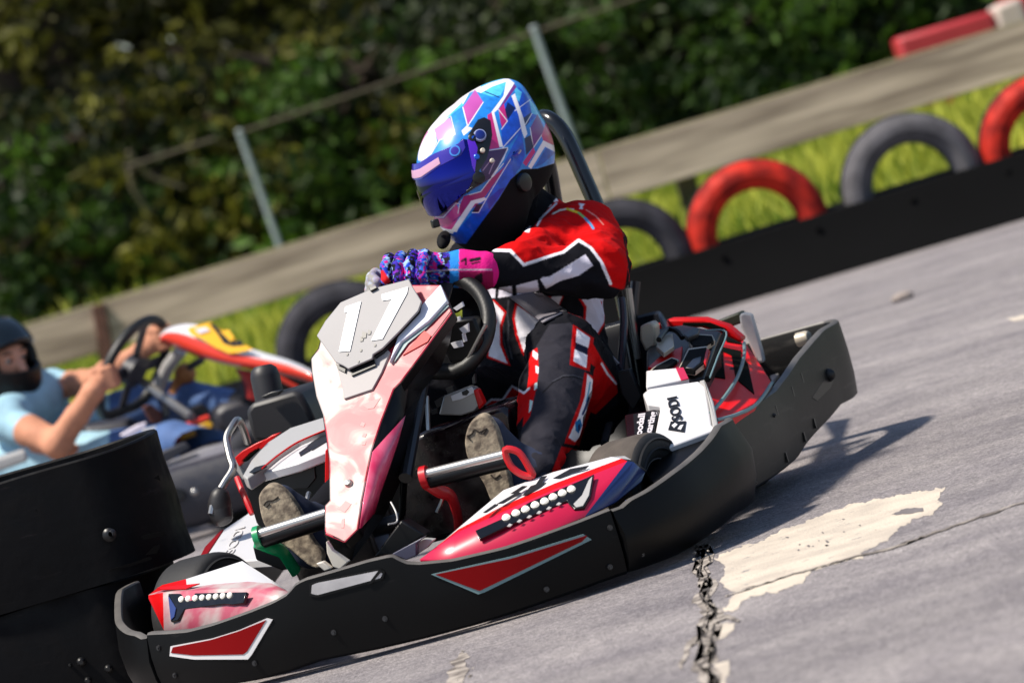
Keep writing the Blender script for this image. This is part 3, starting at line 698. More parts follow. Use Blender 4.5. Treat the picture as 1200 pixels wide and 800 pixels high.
# ---- perimeter bumper: plan curve and curtain
HALF = [(0, 0), (.10, .002), (.20, .012), (.30, .036), (.40, .08), (.50, .138)]
SIDE = [(.50, .138), (.56, .20), (.61, .285), (.645, .385), (.672, .49), (.682, .585), (.676, .625)]
REAR = [(.612, .575), (.628, .70), (.640, .85), (.648, 1.05), (.652, 1.25), (.668, 1.45), (.690, 1.68), (.700, 1.86), (.672, 1.975), (.60, 2.0), (.35, 2.02), (0, 2.03)]
def dens(pts, k=8): return smooth_path([(x, y, 0) for x, y in pts], k)[:, :2]
def mir(c): return (np.asarray(c)*(-1, 1))[::-1]
FRONTC = np.vstack([mir(dens(HALF))[:-1], dens(HALF)])
class Curtain:
    def __init__(s, c):
        s.c = np.asarray(c, float); d = np.hypot(*np.diff(s.c, axis=0).T); s.s = np.concatenate([[0], np.cumsum(d)])
        t = np.gradient(s.c, axis=0); t /= np.linalg.norm(t, axis=1)[:, None]; s.t = t
        s.n = np.stack([t[:, 1], -t[:, 0]], 1)             # outward for a curve running left to right across the front
    def hit(s, px, py, last=False):
        o = w2k(C0); r = ray(px, py)@KR; best = None
        for i in range(len(s.c)-1):
            a = s.c[i]; e = s.c[i+1]-a; ext0 = .15/np.hypot(*e) if i == 0 else 1e-6; ext1 = .15/np.hypot(*e) if i == len(s.c)-2 else 1e-6
            den = r[0]*e[1]-r[1]*e[0]
            if abs(den) < 1e-9: continue
            q = a-o[:2]; t = (q[0]*e[1]-q[1]*e[0])/den; u = (q[0]*r[1]-q[1]*r[0])/den
            if t > 0 and -ext0 <= u <= 1+ext1:
                z = o[2]+t*r[2]
                if best is None or (t < best[0]) != last: best = (t, s.s[i]+u*(s.s[i+1]-s.s[i]), z)
        return None if best is None else best[1:]
    def at(s, q, z, off=0.0):
        p = np.array([np.interp(q, s.s, s.c[:, k]) for k in (0, 1)]); n = np.array([np.interp(q, s.s, s.n[:, k]) for k in (0, 1)]); n /= np.hypot(*n)
        return np.array([*(p+n*off), z]), np.array([*n, 0])
    def profile(s, px):
        h = [s.hit(*p) for p in px]; h = np.array(sorted(x for x in h if x is not None)); return h
def bumper(name, cur, top, bot, parent, m, bulge=.010, wall=.017, step=.012, inner=True, ends=None):
    """top, bot: (arc length, height) tables"""
    q0, q1 = ends if ends else (cur.s[0], cur.s[-1]); n = max(8, int((q1-q0)/step)); secs = []
    for q in np.linspace(q0, q1, n):
        zt = np.interp(q, top[:, 0], top[:, 1]); zb = np.interp(q, bot[:, 0], bot[:, 1]); h = zt-zb
        sec = [cur.at(q, zb, -.012)[0], cur.at(q, zb+.006, -.003)[0], cur.at(q, zb+.3*h, bulge*.7)[0], cur.at(q, zb+.6*h, bulge)[0], cur.at(q, zt-.012, .002)[0], cur.at(q, zt-.004, .001)[0], cur.at(q, zt, -.004)[0],
               cur.at(q, zt, -wall+.003)[0], cur.at(q, zt-.004, -wall)[0], cur.at(q, zb+.5*h, -wall-.004)[0], cur.at(q, zb+.004, -wall-.004)[0]]
        secs.append(np.array(sec))
    mb = MB(); mb.loft(secs); k_ = len(secs[0])
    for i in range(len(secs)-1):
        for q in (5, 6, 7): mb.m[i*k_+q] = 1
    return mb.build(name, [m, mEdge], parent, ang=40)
cF = Curtain(FRONTC)
topF = cF.profile([(174, 741), (196, 740), (220, 738), (250, 730), (290, 716), (320, 704), (336, 695), (347, 682), (358, 677), (390, 668), (430, 656), (458, 649.6), (474, 658), (490, 659), (530, 655), (560, 648), (590, 641), (620, 631), (650, 620), (680, 609), (710, 597), (724, 592)])
botF = cF.profile([(190, 812), (302, 797), (340, 787), (374, 775), (440, 762), (500, 748), (560, 732), (620, 713), (680, 692), (727, 675)])
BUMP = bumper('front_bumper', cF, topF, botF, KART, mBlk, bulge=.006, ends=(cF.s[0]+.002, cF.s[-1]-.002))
cS = Curtain(dens(SIDE)); cSl = Curtain(mir(dens(SIDE)))
topS = cS.profile([(731, 592), (737, 585), (745, 581), (760, 573), (775, 563), (790, 552), (805, 541), (820, 528), (832, 515), (840, 504), (844, 497)])
botS = cS.profile([(735, 671), (750, 667), (770, 660), (800, 648), (830, 630), (850, 616), (868, 600)])
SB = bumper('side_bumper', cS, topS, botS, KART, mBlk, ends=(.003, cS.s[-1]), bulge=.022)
Ls = cSl.s[-1]; topSl = np.array([(Ls-q, z) for q, z in topS])[::-1]; botSl = np.array([(Ls-q, z) for q, z in botS])[::-1]
tl = cSl.profile([(172, 741), (160, 739), (150, 735)])
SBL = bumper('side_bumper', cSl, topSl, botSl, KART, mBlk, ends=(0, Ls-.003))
cR = Curtain(dens(REAR)); cRl = Curtain(mir(dens(REAR)))
topR = cR.profile([(848, 494), (860, 487), (875, 479), (892, 468), (909, 456), (922, 439), (936, 418), (954, 397), (964, 386), (968, 383)])
botR = cR.profile([(872, 582), (886, 573), (905, 562), (926, 547), (938, 537), (949, 520), (960, 507), (978, 488), (991, 472)])
kR = 8*8; sC = cR.s[kR]
topR = np.vstack([topR[topR[:, 0] < sC], [[sC, topR[-1, 1]], [cR.s[-1], topR[-1, 1]+.0]]]); botR = np.vstack([botR[botR[:, 0] < sC], [[sC, .14], [cR.s[-1], .13]]])
mBlkR = mat('scuffed_bumper_plastic', (11, 11, 11), .45, bump=.06, bscale=40, spec=.2)
scuff(mBlkR, (58, 55, 52), .56, .72); scuff(mBlk, (44, 43, 42), .64, .76)
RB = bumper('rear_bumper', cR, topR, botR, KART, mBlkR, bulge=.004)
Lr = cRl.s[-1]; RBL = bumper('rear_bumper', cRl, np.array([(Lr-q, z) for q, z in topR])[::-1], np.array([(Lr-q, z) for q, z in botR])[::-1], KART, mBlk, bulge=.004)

def cpatch(name, cur, px, m, parent, off=.0085, thick=.004, n=26, merged=None):
    P = []
    px = np.asarray(px, float)
    for a, b in zip(px, np.roll(px, -1, 0)):
        for i in range(6):
            h = cur.hit(*(a+(b-a)*i/6))
            if h: P.append(h)
    P = np.array(P); q0, q1 = P[:, 0].min()+1e-4, P[:, 0].max()-1e-4; secs = []
    for q in np.linspace(q0, q1, n):
        zs = []
        for a, b in zip(P, np.roll(P, -1, 0)):
            if (a[0]-q)*(b[0]-q) <= 0 and a[0] != b[0]: zs.append(a[1]+(b[1]-a[1])*(q-a[0])/(b[0]-a[0]))
        if len(zs) < 2: continue
        lo, hi = min(zs), max(zs); secs.append(np.array([cur.at(q, lo, off)[0], cur.at(q, hi, off)[0], cur.at(q, hi, off-thick)[0], cur.at(q, lo, off-thick)[0]]))
    mb = merged or MB(); mb.loft(secs)
    return None if merged else mb.build(name, m, parent)
cpatch('decal_border', cF, [(506, 672), (600, 651), (687, 624), (692, 632), (562, 696)], mTeal, BUMP, off=.0078)
cpatch('red_decal', cF, [(511, 672), (600, 653.5), (686, 627), (687, 631), (562, 691.5)], mRed2, BUMP, off=.0092)
cpatch('decal_border', cF, [(201, 756), (250, 747), (282, 737), (317, 722), (321, 725), (294, 771), (230, 771), (202, 767)], mWht, BUMP, off=.0078)
cpatch('red_decal', cF, [(204, 757), (250, 748), (282, 738), (314, 725), (290, 765), (230, 766), (204, 763)], mRed2, BUMP, off=.0092)
cpatch('slot_rim', cF, [(363, 683), (371, 680), (446, 665), (452, 669), (450, 678), (374, 699), (364, 697)], mBlk2, BUMP, off=.0078)
cpatch('slot_insert', cF, [(366, 685), (372, 682), (445, 667.5), (449.5, 671), (447, 676), (373, 696), (366.5, 694)], mat('slot_pale', (205, 203, 205), .22, metal=.3, noise=.35, nscale=14), BUMP, off=.0092)
cpatch('slot_strut', cF, [(432, 684), (445, 667), (449, 668), (437, 682)], mBlk2, BUMP, off=.0105)
def bolts(cur, pxs, parent, r=.006, m=mDkMet, off=.006):
    for p in pxs:
        h = cur.hit(*p)
        if h is None: continue
        c, n = cur.at(h[0], h[1], off); mb = MB(); mb.lathe(c, n, [(0, .003), (r*.45, .0032), (r*.5, .001), (r*.9, .001), (r, -.004)], 12); mb.build('bolt', m, parent)
bolts(cF, [(714, 618), (714, 664), (392, 740), (452, 724), (188, 758), (207, 790), (300, 776), (640, 690)], BUMP)
bolts(cS, [(751, 603), (751, 649), (850, 545)], SB)
def slots(pxs):
    for x, y in pxs:
        h = cR.hit(x, y)
        if h is None: continue
        c, n = cR.at(h[0], h[1], .0035); t = np.cross(n, (0, 0, 1)); mb = MB()
        mb.prism([c+t*.004+(0, 0, .011), c-t*.004+(0, 0, .011), c-t*.004-(0, 0, .011), c+t*.004-(0, 0, .011)], -n*.004); mb.build('slot', mInk, RB)
slots([(939, 443), (928, 459), (909, 481), (954, 496), (942, 512), (921, 536)])
bolts(cR, [(862, 517), (882, 566), (905, 487)], RB, .005)
h = cR.hit(969, 440); c, n = cR.at(h[0], h[1], .001)
mb = MB(); mb.ball(c, (.020, .010, .016), rotz(-.2), m=0, nu=14, nv=8); mb.build('hole', mInk, RB)
mb = MB(); mb.ball(c+n*.008+(0, 0, -.006), (.007, .006, .007), nu=10, nv=6); mb.build('roller_bolt', mMet, RB)
cpatch('crease', cR, [(950, 466), (962, 448), (976, 442), (972, 454), (956, 470)], mBlk2, RB, off=.004)

# ---- facet helper: polygon traced on a plane, given real thickness backwards
def facet(mb, px, P, thick=.02, m=0, vec=None, lift=0.0, mside=None):
    Q = off(P, lift) if lift else P
    pts = np.array([W(x, y, P=Q) for x, y in px]); n = np.asarray(Q[0], float); o = w2k(C0)
    v = -n/np.linalg.norm(n)*(1 if n@(o-pts[0]) > 0 else -1)*thick if vec is None else np.asarray(vec, float)*thick
    mb.prism(pts, v, m, mside); return pts
# ---- steering fairing
PF = ((0, 1, -.85), .12-.85*.25)
PF = (np.array(PF[0])/np.linalg.norm(PF[0]), PF[1]/np.linalg.norm(PF[0]))
def print_material():
    m = bpy.data.materials.new('marbled_print'); m.use_nodes = True; nt = m.node_tree; b = nt.nodes['Principled BSDF']
    tc = nt.nodes.new('ShaderNodeTexCoord'); sp = nt.nodes.new('ShaderNodeSeparateXYZ'); nt.links.new(tc.outputs['Object'], sp.inputs[0])
    n = nt.nodes.new('ShaderNodeTexNoise'); n.inputs['Scale'].default_value = 12; n.inputs['Detail'].default_value = 4; n.inputs['Distortion'].default_value = 1.1
    nt.links.new(tc.outputs['Object'], n.inputs['Vector'])
    def mth(op, a, c):
        x = nt.nodes.new('ShaderNodeMath'); x.operation = op
        for i, q in enumerate((a, c)):
            if isinstance(q, (int, float)): x.inputs[i].default_value = q
            else: nt.links.new(q, x.inputs[i])
        return x.outputs[0]
    # the printed fade runs from white at the top left to crimson at the lower right
    g = mth('ADD', mth('MULTIPLY', mth('SUBTRACT', sp.outputs['X'], .02), 1.9), mth('MULTIPLY', mth('SUBTRACT', .68, sp.outputs['Z']), .95))
    f = mth('ADD', g, mth('MULTIPLY', mth('SUBTRACT', n.outputs['Fac'], .5), 1.7))
    r = nt.nodes.new('ShaderNodeValToRGB'); e = r.color_ramp.elements
    e[0].position = .0; e[0].color = L4((180, 168, 163)); e[1].position = .36; e[1].color = L4((176, 14, 48))
    q = e.new(.08); q.color = L4((184, 142, 136)); q = e.new(.20); q.color = L4((182, 72, 80))
    nt.links.new(f, r.inputs['Fac']); nt.links.new(r.outputs['Color'], b.inputs['Base Color'])
    b.inputs['Roughness'].default_value = .4; b.inputs['Coat Weight'].default_value = .15; b.inputs['Coat Roughness'].default_value = .08; return m
mPrint = print_material()
mSilver = mat('silver_plate', (150, 147, 148), .5, spec=.3, noise=.1, nscale=4)
mb = MB()
facet(mb, [(399, 354), (381, 376), (373, 408), (364, 420), (365, 436), (370, 464), (378, 486), (382, 514), (385, 534), (386, 586), (380, 592), (380, 626), (404, 636), (420, 620), (424, 588), (430, 558), (436, 528), (448, 492), (462, 456), (470, 448), (500, 408), (531, 366), (524, 352), (516, 333), (483, 333)], PF, .03, 0, mside=1)
FAIR = mb.build('front_fairing', [mPrint, mBlk2], KART, bevel=.004)
tri = [((531, 366), (531.5, 368), (532, 372)), ((500, 408), (504, 413), (527, 402)), ((470, 448), (478, 456), (517, 430)), ((462, 456), (474, 484), (495, 458)), ((448, 492), (470, 494), (487, 480)), ((436, 528), (464, 520), (480, 522)), ((430, 558), (455, 548), (475, 552)), ((424, 588), (444, 580), (463, 578)), ((420, 620), (438, 602), (451, 604)), ((404, 636), (418, 634), (412, 657)), ((380, 626), (384, 633), (383, 637))]
Pm = off(PF, -.045); Po = off(PF, -.13)
V = []
for a, b_, c_ in tri: V += [W(*a, P=off(PF, -.002)), W(*b_, P=Pm), W(*c_, P=Po)]
mb = MB(); F = []; 
for i in range(len(tri)-1):
    F += [(3*i, 3*i+1, 3*i+4, 3*i+3), (3*i+1, 3*i+2, 3*i+5, 3*i+4)]
mb.add(V, F); mb.build('fairing_side', mBlk2, FAIR, solid=.006, ang=12)
# the crimson facet let into the side, and its mirrored dark flank
mb = MB()
pk = [W(474, 487, P=off(Pm, .004)), W(465, 519, P=off(Pm, .004)), W(455, 547, P=off(Pm, .004)), W(443.5, 579, P=off(Pm, .004)), W(437, 601, P=off(Pm, .004)), W(421, 619, P=off(PF, .001)), W(425, 588, P=off(PF, .001)), W(430.5, 558, P=off(PF, .001)), W(436.5, 529, P=off(PF, .001))]
c = np.mean(pk, 0); mb.add(pk+[c], [(i, (i+1) % 9, 9) for i in range(9)]); mb.build('side_facet', mat('crimson_marbled', (206, 26, 84), .25, coat=.5, rgb2=(226, 96, 130), nscale=16), FAIR, solid=.004)
mb = MB(); lf = [(399, 354), (381, 376), (373, 408), (364, 420), (365, 436), (370, 464), (378, 486), (382, 514), (385, 534), (386, 586), (380, 592), (380, 626)]
V = [W(*p, P=off(PF, -.012)) for p in lf]; V2 = [v+np.array([.03, .12, -.02]) for v in V]; n = len(lf)
mb.add(V+V2, [(i, i+1, i+1+n, i+n) for i in range(n-1)]); mb.build('fairing_side', mBlk2, FAIR, solid=.005)
mb = MB(); facet(mb, [(393, 424), (402, 458), (403, 467), (436, 456), (447, 436), (457, 412), (448, 404), (420, 416)], PF, .006, 0, lift=.005); mb.build('plate_mount', mat('plate_mount_grey', (158, 152, 152), .45, spec=.3), FAIR, bevel=.001)
mb = MB(); facet(mb, [(516, 333), (524, 352), (502, 376), (470, 400), (456, 424), (466, 394), (494, 357)], PF, .012, 0, lift=.011); mb.build('fairing_wing', mat('cool_white_panel', (214, 218, 232), .25, coat=.4), FAIR, bevel=.002)
mb = MB(); facet(mb, [(472, 416), (497, 387), (505, 393), (501, 400)], PF, .003, 0, lift=.0025); mb.build('red_decal', mRed, FAIR)
mb = MB(); facet(mb, [(462, 424), (470, 402), (500, 378), (522, 356), (526, 358), (500, 384), (478, 402)], PF, .003, 0, lift=.004); mb.build('edge_stripe', mTeal, FAIR)
for (x, y, s_) in ((440, 472, 10), (426, 498, 7), (428, 510, 6), (424, 525, 6)):
    pass
c = W(408, 565, P=off(PF, .004)); mb = MB(); n_ = -np.asarray(PF[0])*(-1 if PF[0]@(w2k(C0)-c) < 0 else -1)
nf = np.asarray(PF[0])*(1 if PF[0]@(w2k(C0)-c) > 0 else -1)
mb.lathe(c, nf, [(0, .004), (.006, .003), (.0085, -.001), (.009, -.004)], 16); mb.build('screw', mMet, FAIR)
# faint lettering worn off the print
mb = MB()
for px in ([(425, 474), (433, 470), (446, 466), (438, 478), (431, 479)], [(424, 494), (428, 496), (426, 500), (422, 498)], [(426, 507), (430, 508), (428, 512), (424, 511)], [(424, 517), (429, 517), (428, 521), (424, 521)], [(396, 596), (405, 586), (412, 590), (404, 600)], [(400, 608), (404, 607), (403, 618), (400, 618)]):
    mb = MB(); facet(mb, px, PF, .0005, 0, lift=.0007); mb.build('worn_letter_mark', mat('worn_grey_print', (176, 128, 128), .5), FAIR)
PL = plane3(W(437, 415, P=off(PF, .022)), W(371, 393, P=off(PF, .024)), W(479, 327, P=off(PF, .030)))
mb = MB(); facet(mb, [(479, 327), (483, 335), (494, 353), (490, 364), (468, 388), (448, 408), (437, 415), (436, 420), (408, 432), (402, 428), (393, 424), (371, 393), (381, 376), (399, 354), (436, 338)], PL, .005)
PLATE = mb.build('number_plate', mSilver, FAIR, bevel=.0015)
mb = MB(); facet(mb, [(393, 426), (405, 430), (404, 436), (396, 432)], PF, .01, 0, lift=.010); facet(mb, [(410, 433), (438, 421), (440, 428), (412, 440)], PF, .010, 0, lift=.010)
facet(mb, [(494, 355), (492, 366), (466, 394), (448, 412), (439, 418), (437, 413), (466, 388)], PF, .012, 0, lift=.0135); mb.build('plate_bracket', mInk, FAIR)
mDig = mat('white_numeral', (246, 246, 246), .45)
for px in ([(404.5, 359.5), (423, 353), (410, 411), (397, 412), (407, 366), (403.5, 366)], [(447, 345), (478, 336), (477, 343), (448, 397), (435, 399), (459, 350.5), (448, 352)]):
    mb = MB(); facet(mb, px, PL, .0015, 0, lift=.0022); mb.build('digit', mDig, PLATE)
mb = MB()
for x, y, s_ in ((427, 392, 4.5), (433, 389, 3), (424, 397, 3), (407, 414.5, 1.8), (423, 410, 1.8), (439.5, 404, 1.8), (420, 423, 1.5)):
    facet(mb, [(x-s_*.5, y-s_), (x+s_*.6, y-s_*.5), (x+s_*.4, y+s_*.8), (x-s_*.7, y+s_)], PL, .001, 0, lift=.0016)
mb.build('plate_hole', mInk, PLATE)
mb = MB(); facet(mb, [(432, 337), (440, 334), (442, 337), (434, 341)], PL, .012, 0, lift=.006); mb.build('plate_clip', mInk, PLATE, bevel=.001)
for o_ in (): pass

# ---- lamp pods either side of the fairing
def strip_surface(mb, rows, mats_):
    """rows of kart points (columns along), quads between successive rows; mats_[row][col]"""
    k = len(rows[0]); V = [p for r in rows for p in r]; o = len(mb.v); mb.v += [tuple(p) for p in V]
    for i in range(len(rows)-1):
        for j in range(k-1):
            mb.f.append((o+i*k+j, o+i*k+j+1, o+(i+1)*k+j+1, o+(i+1)*k+j)); mb.m.append(mats_(i, j))
def wy(lst): return [W(x, y, Y=yy) for x, y, yy in lst]
bot = wy([(492, 655, .055), (530, 655, .045), (590, 641, .055), (650, 619, .085), (686, 604, .125), (722, 587, .185), (752, 563, .27)])
rid = wy([(500, 649, .10), (536, 623, .15), (590, 599, .18), (650, 573, .21), (735, 540, .29), (742, 541, .31), (756, 553, .335)])
st1 = wy([(502, 648, .11), (537, 620, .165), (590, 592, .195), (650, 566, .225), (728, 537, .30), (740, 538.5, .325), (757, 552, .345)])
top = wy([(504, 647, .12), (541, 615, .22), (590, 574, .26), (648, 553, .28), (716, 535, .33), (732, 534, .35), (758, 551, .36)])
bk = [p+np.array([0, .06, -.07]) for p in top]
mb = MB()
strip_surface(mb, [bot, rid, st1, top, bk], lambda i, j: (1 if j >= 4 else 0) if i == 0 else ((2 if j < 4 else 4) if i == 1 else (3 if i == 2 and j < 5 else 4)))
POD = mb.build('lamp_pod', [mPnk, mNvy, mRed, mWht, mBlk2], KART, solid=.006, ang=20)
def lamp(px, P, leds, r, parent, glow=True):
    mb = MB(); facet(mb, px, P, .008, 0, lift=.0075)
    H = mb.build('lamp_housing', mGloss, parent, bevel=.0015)
    n = np.asarray(P[0])/np.linalg.norm(P[0])
    for x, y in leds:
        c = W(x, y, P=off(P, .009)); nn = n*(1 if n@(w2k(C0)-c) > 0 else -1)
        mb = MB(); mb.lathe(c, nn, [(0, r*.75), (r*.45, r*.65), (r*.8, r*.35), (r, 0), (r, -.003)], 16); mb.build('lamp_bulb', mat('lamp_lens', (250, 246, 236), .15, emit=(255, 246, 228), es=.35, coat=.5), H)
    return H
PR = plane3(bot[2], bot[4], rid[3])
lamp([(557, 621), (590, 606.5), (620, 588), (688, 559), (696, 555), (692, 580), (684, 594), (673, 596), (667, 590), (664, 586), (594, 615.5), (562, 631)], PR, [(593, 605.6), (604.4, 600.4), (615.6, 596), (626.8, 591), (638, 586.6), (648, 581.6), (658.8, 577), (669.4, 572.4)], .0088, POD)
mb = MB(); facet(mb, [(672, 590), (682, 580), (690, 562), (694, 558), (690, 580), (683, 592), (675, 594)], PR, .003, 0, lift=.009); mb.build('lamp_scoop', mGry, POD)
mb = MB()
for i in range(6):
    x = 597+i*11.5; y = 614-i*5; facet(mb, [(x-3, y+2), (x, y-1), (x+3.4, y), (x+.5, y+2.6)], PR, .002, 0, lift=.010)
mb.build('lamp_reflector', mGry, POD)
PW = plane3(st1[2], st1[4], top[3])
mb = MB()
for px in ([(582, 590), (606, 576), (611, 577), (590, 589)], [(598, 578), (612, 569), (618, 569), (606, 577)], [(612, 580), (622, 569), (628, 567), (634, 558), (641, 557), (634, 566), (640, 565), (634, 571), (618, 579)], [(648, 560), (668, 549), (690, 545), (686, 549), (670, 553), (656, 561)], [(566, 600), (580, 590), (584, 591), (570, 600)]):
    facet(mb, px, PW, .0015, 0, lift=.0085)
mb.build('lettering', mInk, POD)
# left pod (driver's right)
bot = wy([(340, 694, .05), (320, 704, .055), (290, 716, .085), (250, 730, .13), (220, 737, .17), (192, 738, .22), (174, 701, .32)])
mid = wy([(336, 692, .09), (318, 690, .12), (290, 689, .16), (250, 690, .19), (220, 692, .22), (191, 694, .28), (174, 697, .33)])
st = wy([(335, 691, .10), (318, 683, .17), (290, 681, .21), (250, 684, .25), (219, 689, .27), (190, 691, .31), (175, 696, .335)])
top = wy([(334, 690, .11), (312, 675, .24), (284, 657, .30), (250, 668, .32), (218, 678, .34), (190, 685, .36), (184, 689, .36)])
bk = [p+np.array([0, .06, -.07]) for p in top]; mb = MB()
strip_surface(mb, [bot, mid, st, top, bk], lambda i, j: (0 if j < 5 else 1) if i == 0 else (0 if i == 1 else ((2 if j < 4 else 1) if i == 2 else 3)))
mPodP = mat('marbled_white_print', (186, 174, 170), .4, coat=.1, rgb2=(180, 80, 100), nscale=13)
POL = mb.build('lamp_pod', [mPodP, mRed, mWht, mBlk2], KART, solid=.006, ang=20)
PLp = plane3(bot[2], bot[4], mid[3])
lamp([(197, 695), (289, 693), (285, 706), (272, 708), (262, 707), (216, 713), (208, 726), (200, 728)], PLp, [(212+8.1*i, 701.5-.65*i) for i in range(8)], .0066, POL)
mb = MB(); facet(mb, [(197, 697), (206, 712), (204, 722), (200, 726)], PLp, .002, 0, lift=.0095); mb.build('lamp_scoop', mNvy, POL)
mb = MB(); facet(mb, [(184, 688), (234, 683), (218, 689), (190, 690)], plane3(st[3], st[4], top[4]), .002, 0, lift=.008); mb.build('red_decal', mRed, POL)

# ---- wheels
def wheel(c, r, wd, steer, parent_name='wheel', tread=mTyre):
    ax = rotz(steer)@np.array([1, 0, 0]); h = wd/2
    W_ = bpy.data.objects.new(parent_name, None); COL.objects.link(W_); W_.parent = KART
    mb = MB(); pr = [(r*.55, -h*.82), (r*.62, -h*.95), (r*.78, -h*1.02), (r*.92, -h*.96), (r*.975, -h*.84), (r, -h*.62), (r*1.004, 0), (r, h*.62), (r*.975, h*.84), (r*.92, h*.96), (r*.78, h*1.02), (r*.62, h*.95), (r*.55, h*.82), (r*.55, -h*.82)]
    mb.lathe(c, ax, pr, 48, mf=[0, 0, 0, 0, 1, 1, 1, 1, 0, 0, 0, 0, 0])
    for k in (.70, .86): 
        for s_ in (-1, 1): mb.lathe(c, ax, [(r*k-.003, s_*h*1.0), (r*k, s_*(h*1.0+.0035)), (r*k+.003, s_*h*1.0)], 48)
    mb.build('tyre', [mTyre, tread], W_, ang=40)
    mb = MB(); mb.lathe(c, ax, [(0, h*.35), (r*.2, h*.4), (r*.3, h*.3), (r*.48, h*.45), (r*.545, h*.86), (r*.56, h*.86), (r*.56, -h*.86), (r*.545, -h*.86), (r*.3, -h*.3), (0, -h*.35)], 32); mb.build('rim', mRim, W_, ang=40)
    return W_
mWorn = mTread
wheel((.48, .49, .166), .126, .13, R_(-18), tread=mWorn); wheel((-.48, .49, .166), .126, .13, R_(-22), tread=mTyre)
wheel((.45, 1.42, .178), .138, .19, 0); wheel((-.45, 1.42, .178), .138, .19, 0)
# ---- floor, frame rails, axle
mb = MB(); mb.prism([(-.30, .22, .078), (.30, .22, .078), (.34, .9, .078), (.34, 1.2, .078), (-.34, 1.2, .078), (-.34, .9, .078)], (0, 0, -.012)); mb.build('floor_pan', mBlk2, KART, bevel=.003)
mb = MB()
for s_ in (-1, 1):
    mb.tube(smooth_path([(s_*.30, .16, .10), (s_*.32, .5, .10), (s_*.33, .9, .10), (s_*.33, 1.3, .11), (s_*.32, 1.85, .12)], 6), .016, 10)
mb.tube(smooth_path([(-.42, .12, .10), (0, .06, .10), (.42, .12, .10)], 6), .012, 10); mb.tube([(-.36, .49, .13), (.36, .49, .13)], .016, 10); mb.tube([(-.36, .92, .10), (.36, .92, .10)], .016, 10)
mb.build('frame', mat('frame_paint', (40, 40, 44), .35, metal=.3), KART)
mb = MB(); mb.tube([(-.53, 1.42, .178), (.53, 1.42, .178)], .02, 12); mb.build('rear_axle', mDkMet, KART)
# ---- seat, roll hoop, steering
def bucket(parent, cx, path, m, name='seat', T=lambda p: p, thick=.012):
    secs = []
    for (y, z, hw, rise, ny, nz) in path:
        n = np.array([0, ny, nz])/math.hypot(ny, nz); s = []
        for t in np.linspace(-1, 1, 17):
            a = abs(t); x = hw*math.copysign(min(1, a*1.35)**.9, t)*(1 if a < .74 else 1); r = rise*max(0, (a-.45)/.55)**1.6
            s.append(T(np.array([cx+x, y, z])+n*r))
        secs.append(np.array(s))
    mb = MB(); mb.loft(secs, closed=False); return mb.build(name, m, parent, solid=thick, sub=1, ang=60)
SEATP = [(.92, .17, .17, .05, 0, 1), (1.02, .115, .19, .10, 0, 1), (1.15, .095, .205, .17, -.15, 1), (1.30, .11, .215, .24, -.5, .9), (1.42, .19, .22, .26, -.85, .5), (1.46, .30, .215, .20, -1, .2), (1.48, .40, .20, .15, -1, .05), (1.50, .48, .17, .08, -1, 0)]
mSeat = mat('seat_shell', (18, 20, 27), .3)
SEAT = bucket(KART, .235, SEATP, mSeat)
mHoop = mat('hoop_black', (14, 15, 17), .22, coat=.3)
mb = MB()
hp = [W(640, 300, Y=1.62), W(652, 245, Y=1.62), W(645, 205, Y=1.6), W(637, 172, Y=1.57), W(632, 147, Y=1.55), W(636, 138, Y=1.53), W(646, 141, Y=1.51), W(657, 152, Y=1.50), W(668, 171, Y=1.49), W(684, 207, Y=1.48), W(700, 244, Y=1.47), W(714, 282, Y=1.46), W(724, 320, Y=1.46), W(735, 372, Y=1.46), W(744, 420, Y=1.45), W(752, 470, Y=1.44)]
hp[0] = W(668, 300, Y=1.62)
mb.tube(smooth_path(hp, 6), .0185, 14); HOOP = mb.build('roll_hoop', mHoop, KART)
mb = MB(); mb.tube(smooth_path([W(745, 330, Y=1.5), W(740, 400, Y=1.47), W(748, 470, Y=1.44)], 6), .012, 10); mb.build('seat_stay', mDkMet, KART)
mb = MB(); mb.tube(smooth_path([W(729, 350, Y=1.32), W(731, 380, Y=1.28), W(727, 435, Y=1.2), W(725, 462, Y=1.12), W(715, 492, Y=1.05), W(708, 520, Y=.98)], 6), .009, 10); mb.build('seat_edge', mat('seat_edge_piping', (60, 62, 68), .25), SEAT)
mb = MB(); mb.tube([W(737, 338, Y=1.42), W(741, 372, Y=1.42), W(748, 420, Y=1.42)], .007, 8); mb.build('seat_stay', mMet, KART)
# steering wheel
swc = W(509, 386, Y=.72); e1 = np.array([1.0, 0, 0]); e2 = np.array([0, .52, .855]); e2 /= np.linalg.norm(e2); en = np.cross(e1, e2)
ra = R_(-24)
def swp(a, b): a, b = a*math.cos(ra)-b*math.sin(ra), a*math.sin(ra)+b*math.cos(ra); return swc+e1*a+e2*b
rim = [(.122*math.cos(t), .122*math.sin(t)) for t in np.linspace(R_(-38), R_(218), 40)]
rim += [(-.075, -.088), (-.04, -.093), (0, -.094), (.04, -.093), (.075, -.088)]
mb = MB(); mb.tube([swp(*p) for p in rim], .0165, 12, closed=True); SW = mb.build('steering_wheel', mat('wheel_grip', (17, 17, 18), .5, bump=.1), KART)
mb = MB()
for a in (R_(-38), R_(218), R_(90)):
    p = [(0, 0), (.115*math.cos(a), .115*math.sin(a))]; d = np.array([-math.sin(a), math.cos(a)])*.014
    poly = [swp(d[0], d[1]), swp(p[1][0]+d[0], p[1][1]+d[1]), swp(p[1][0]-d[0], p[1][1]-d[1]), swp(-d[0], -d[1])]
    mb.prism(poly, en*.006)
mb.lathe(swc, en, [(0, .02), (.035, .02), (.04, .01), (.04, -.02), (0, -.02)], 20)
mb.build('spoke', mDkMet, SW)
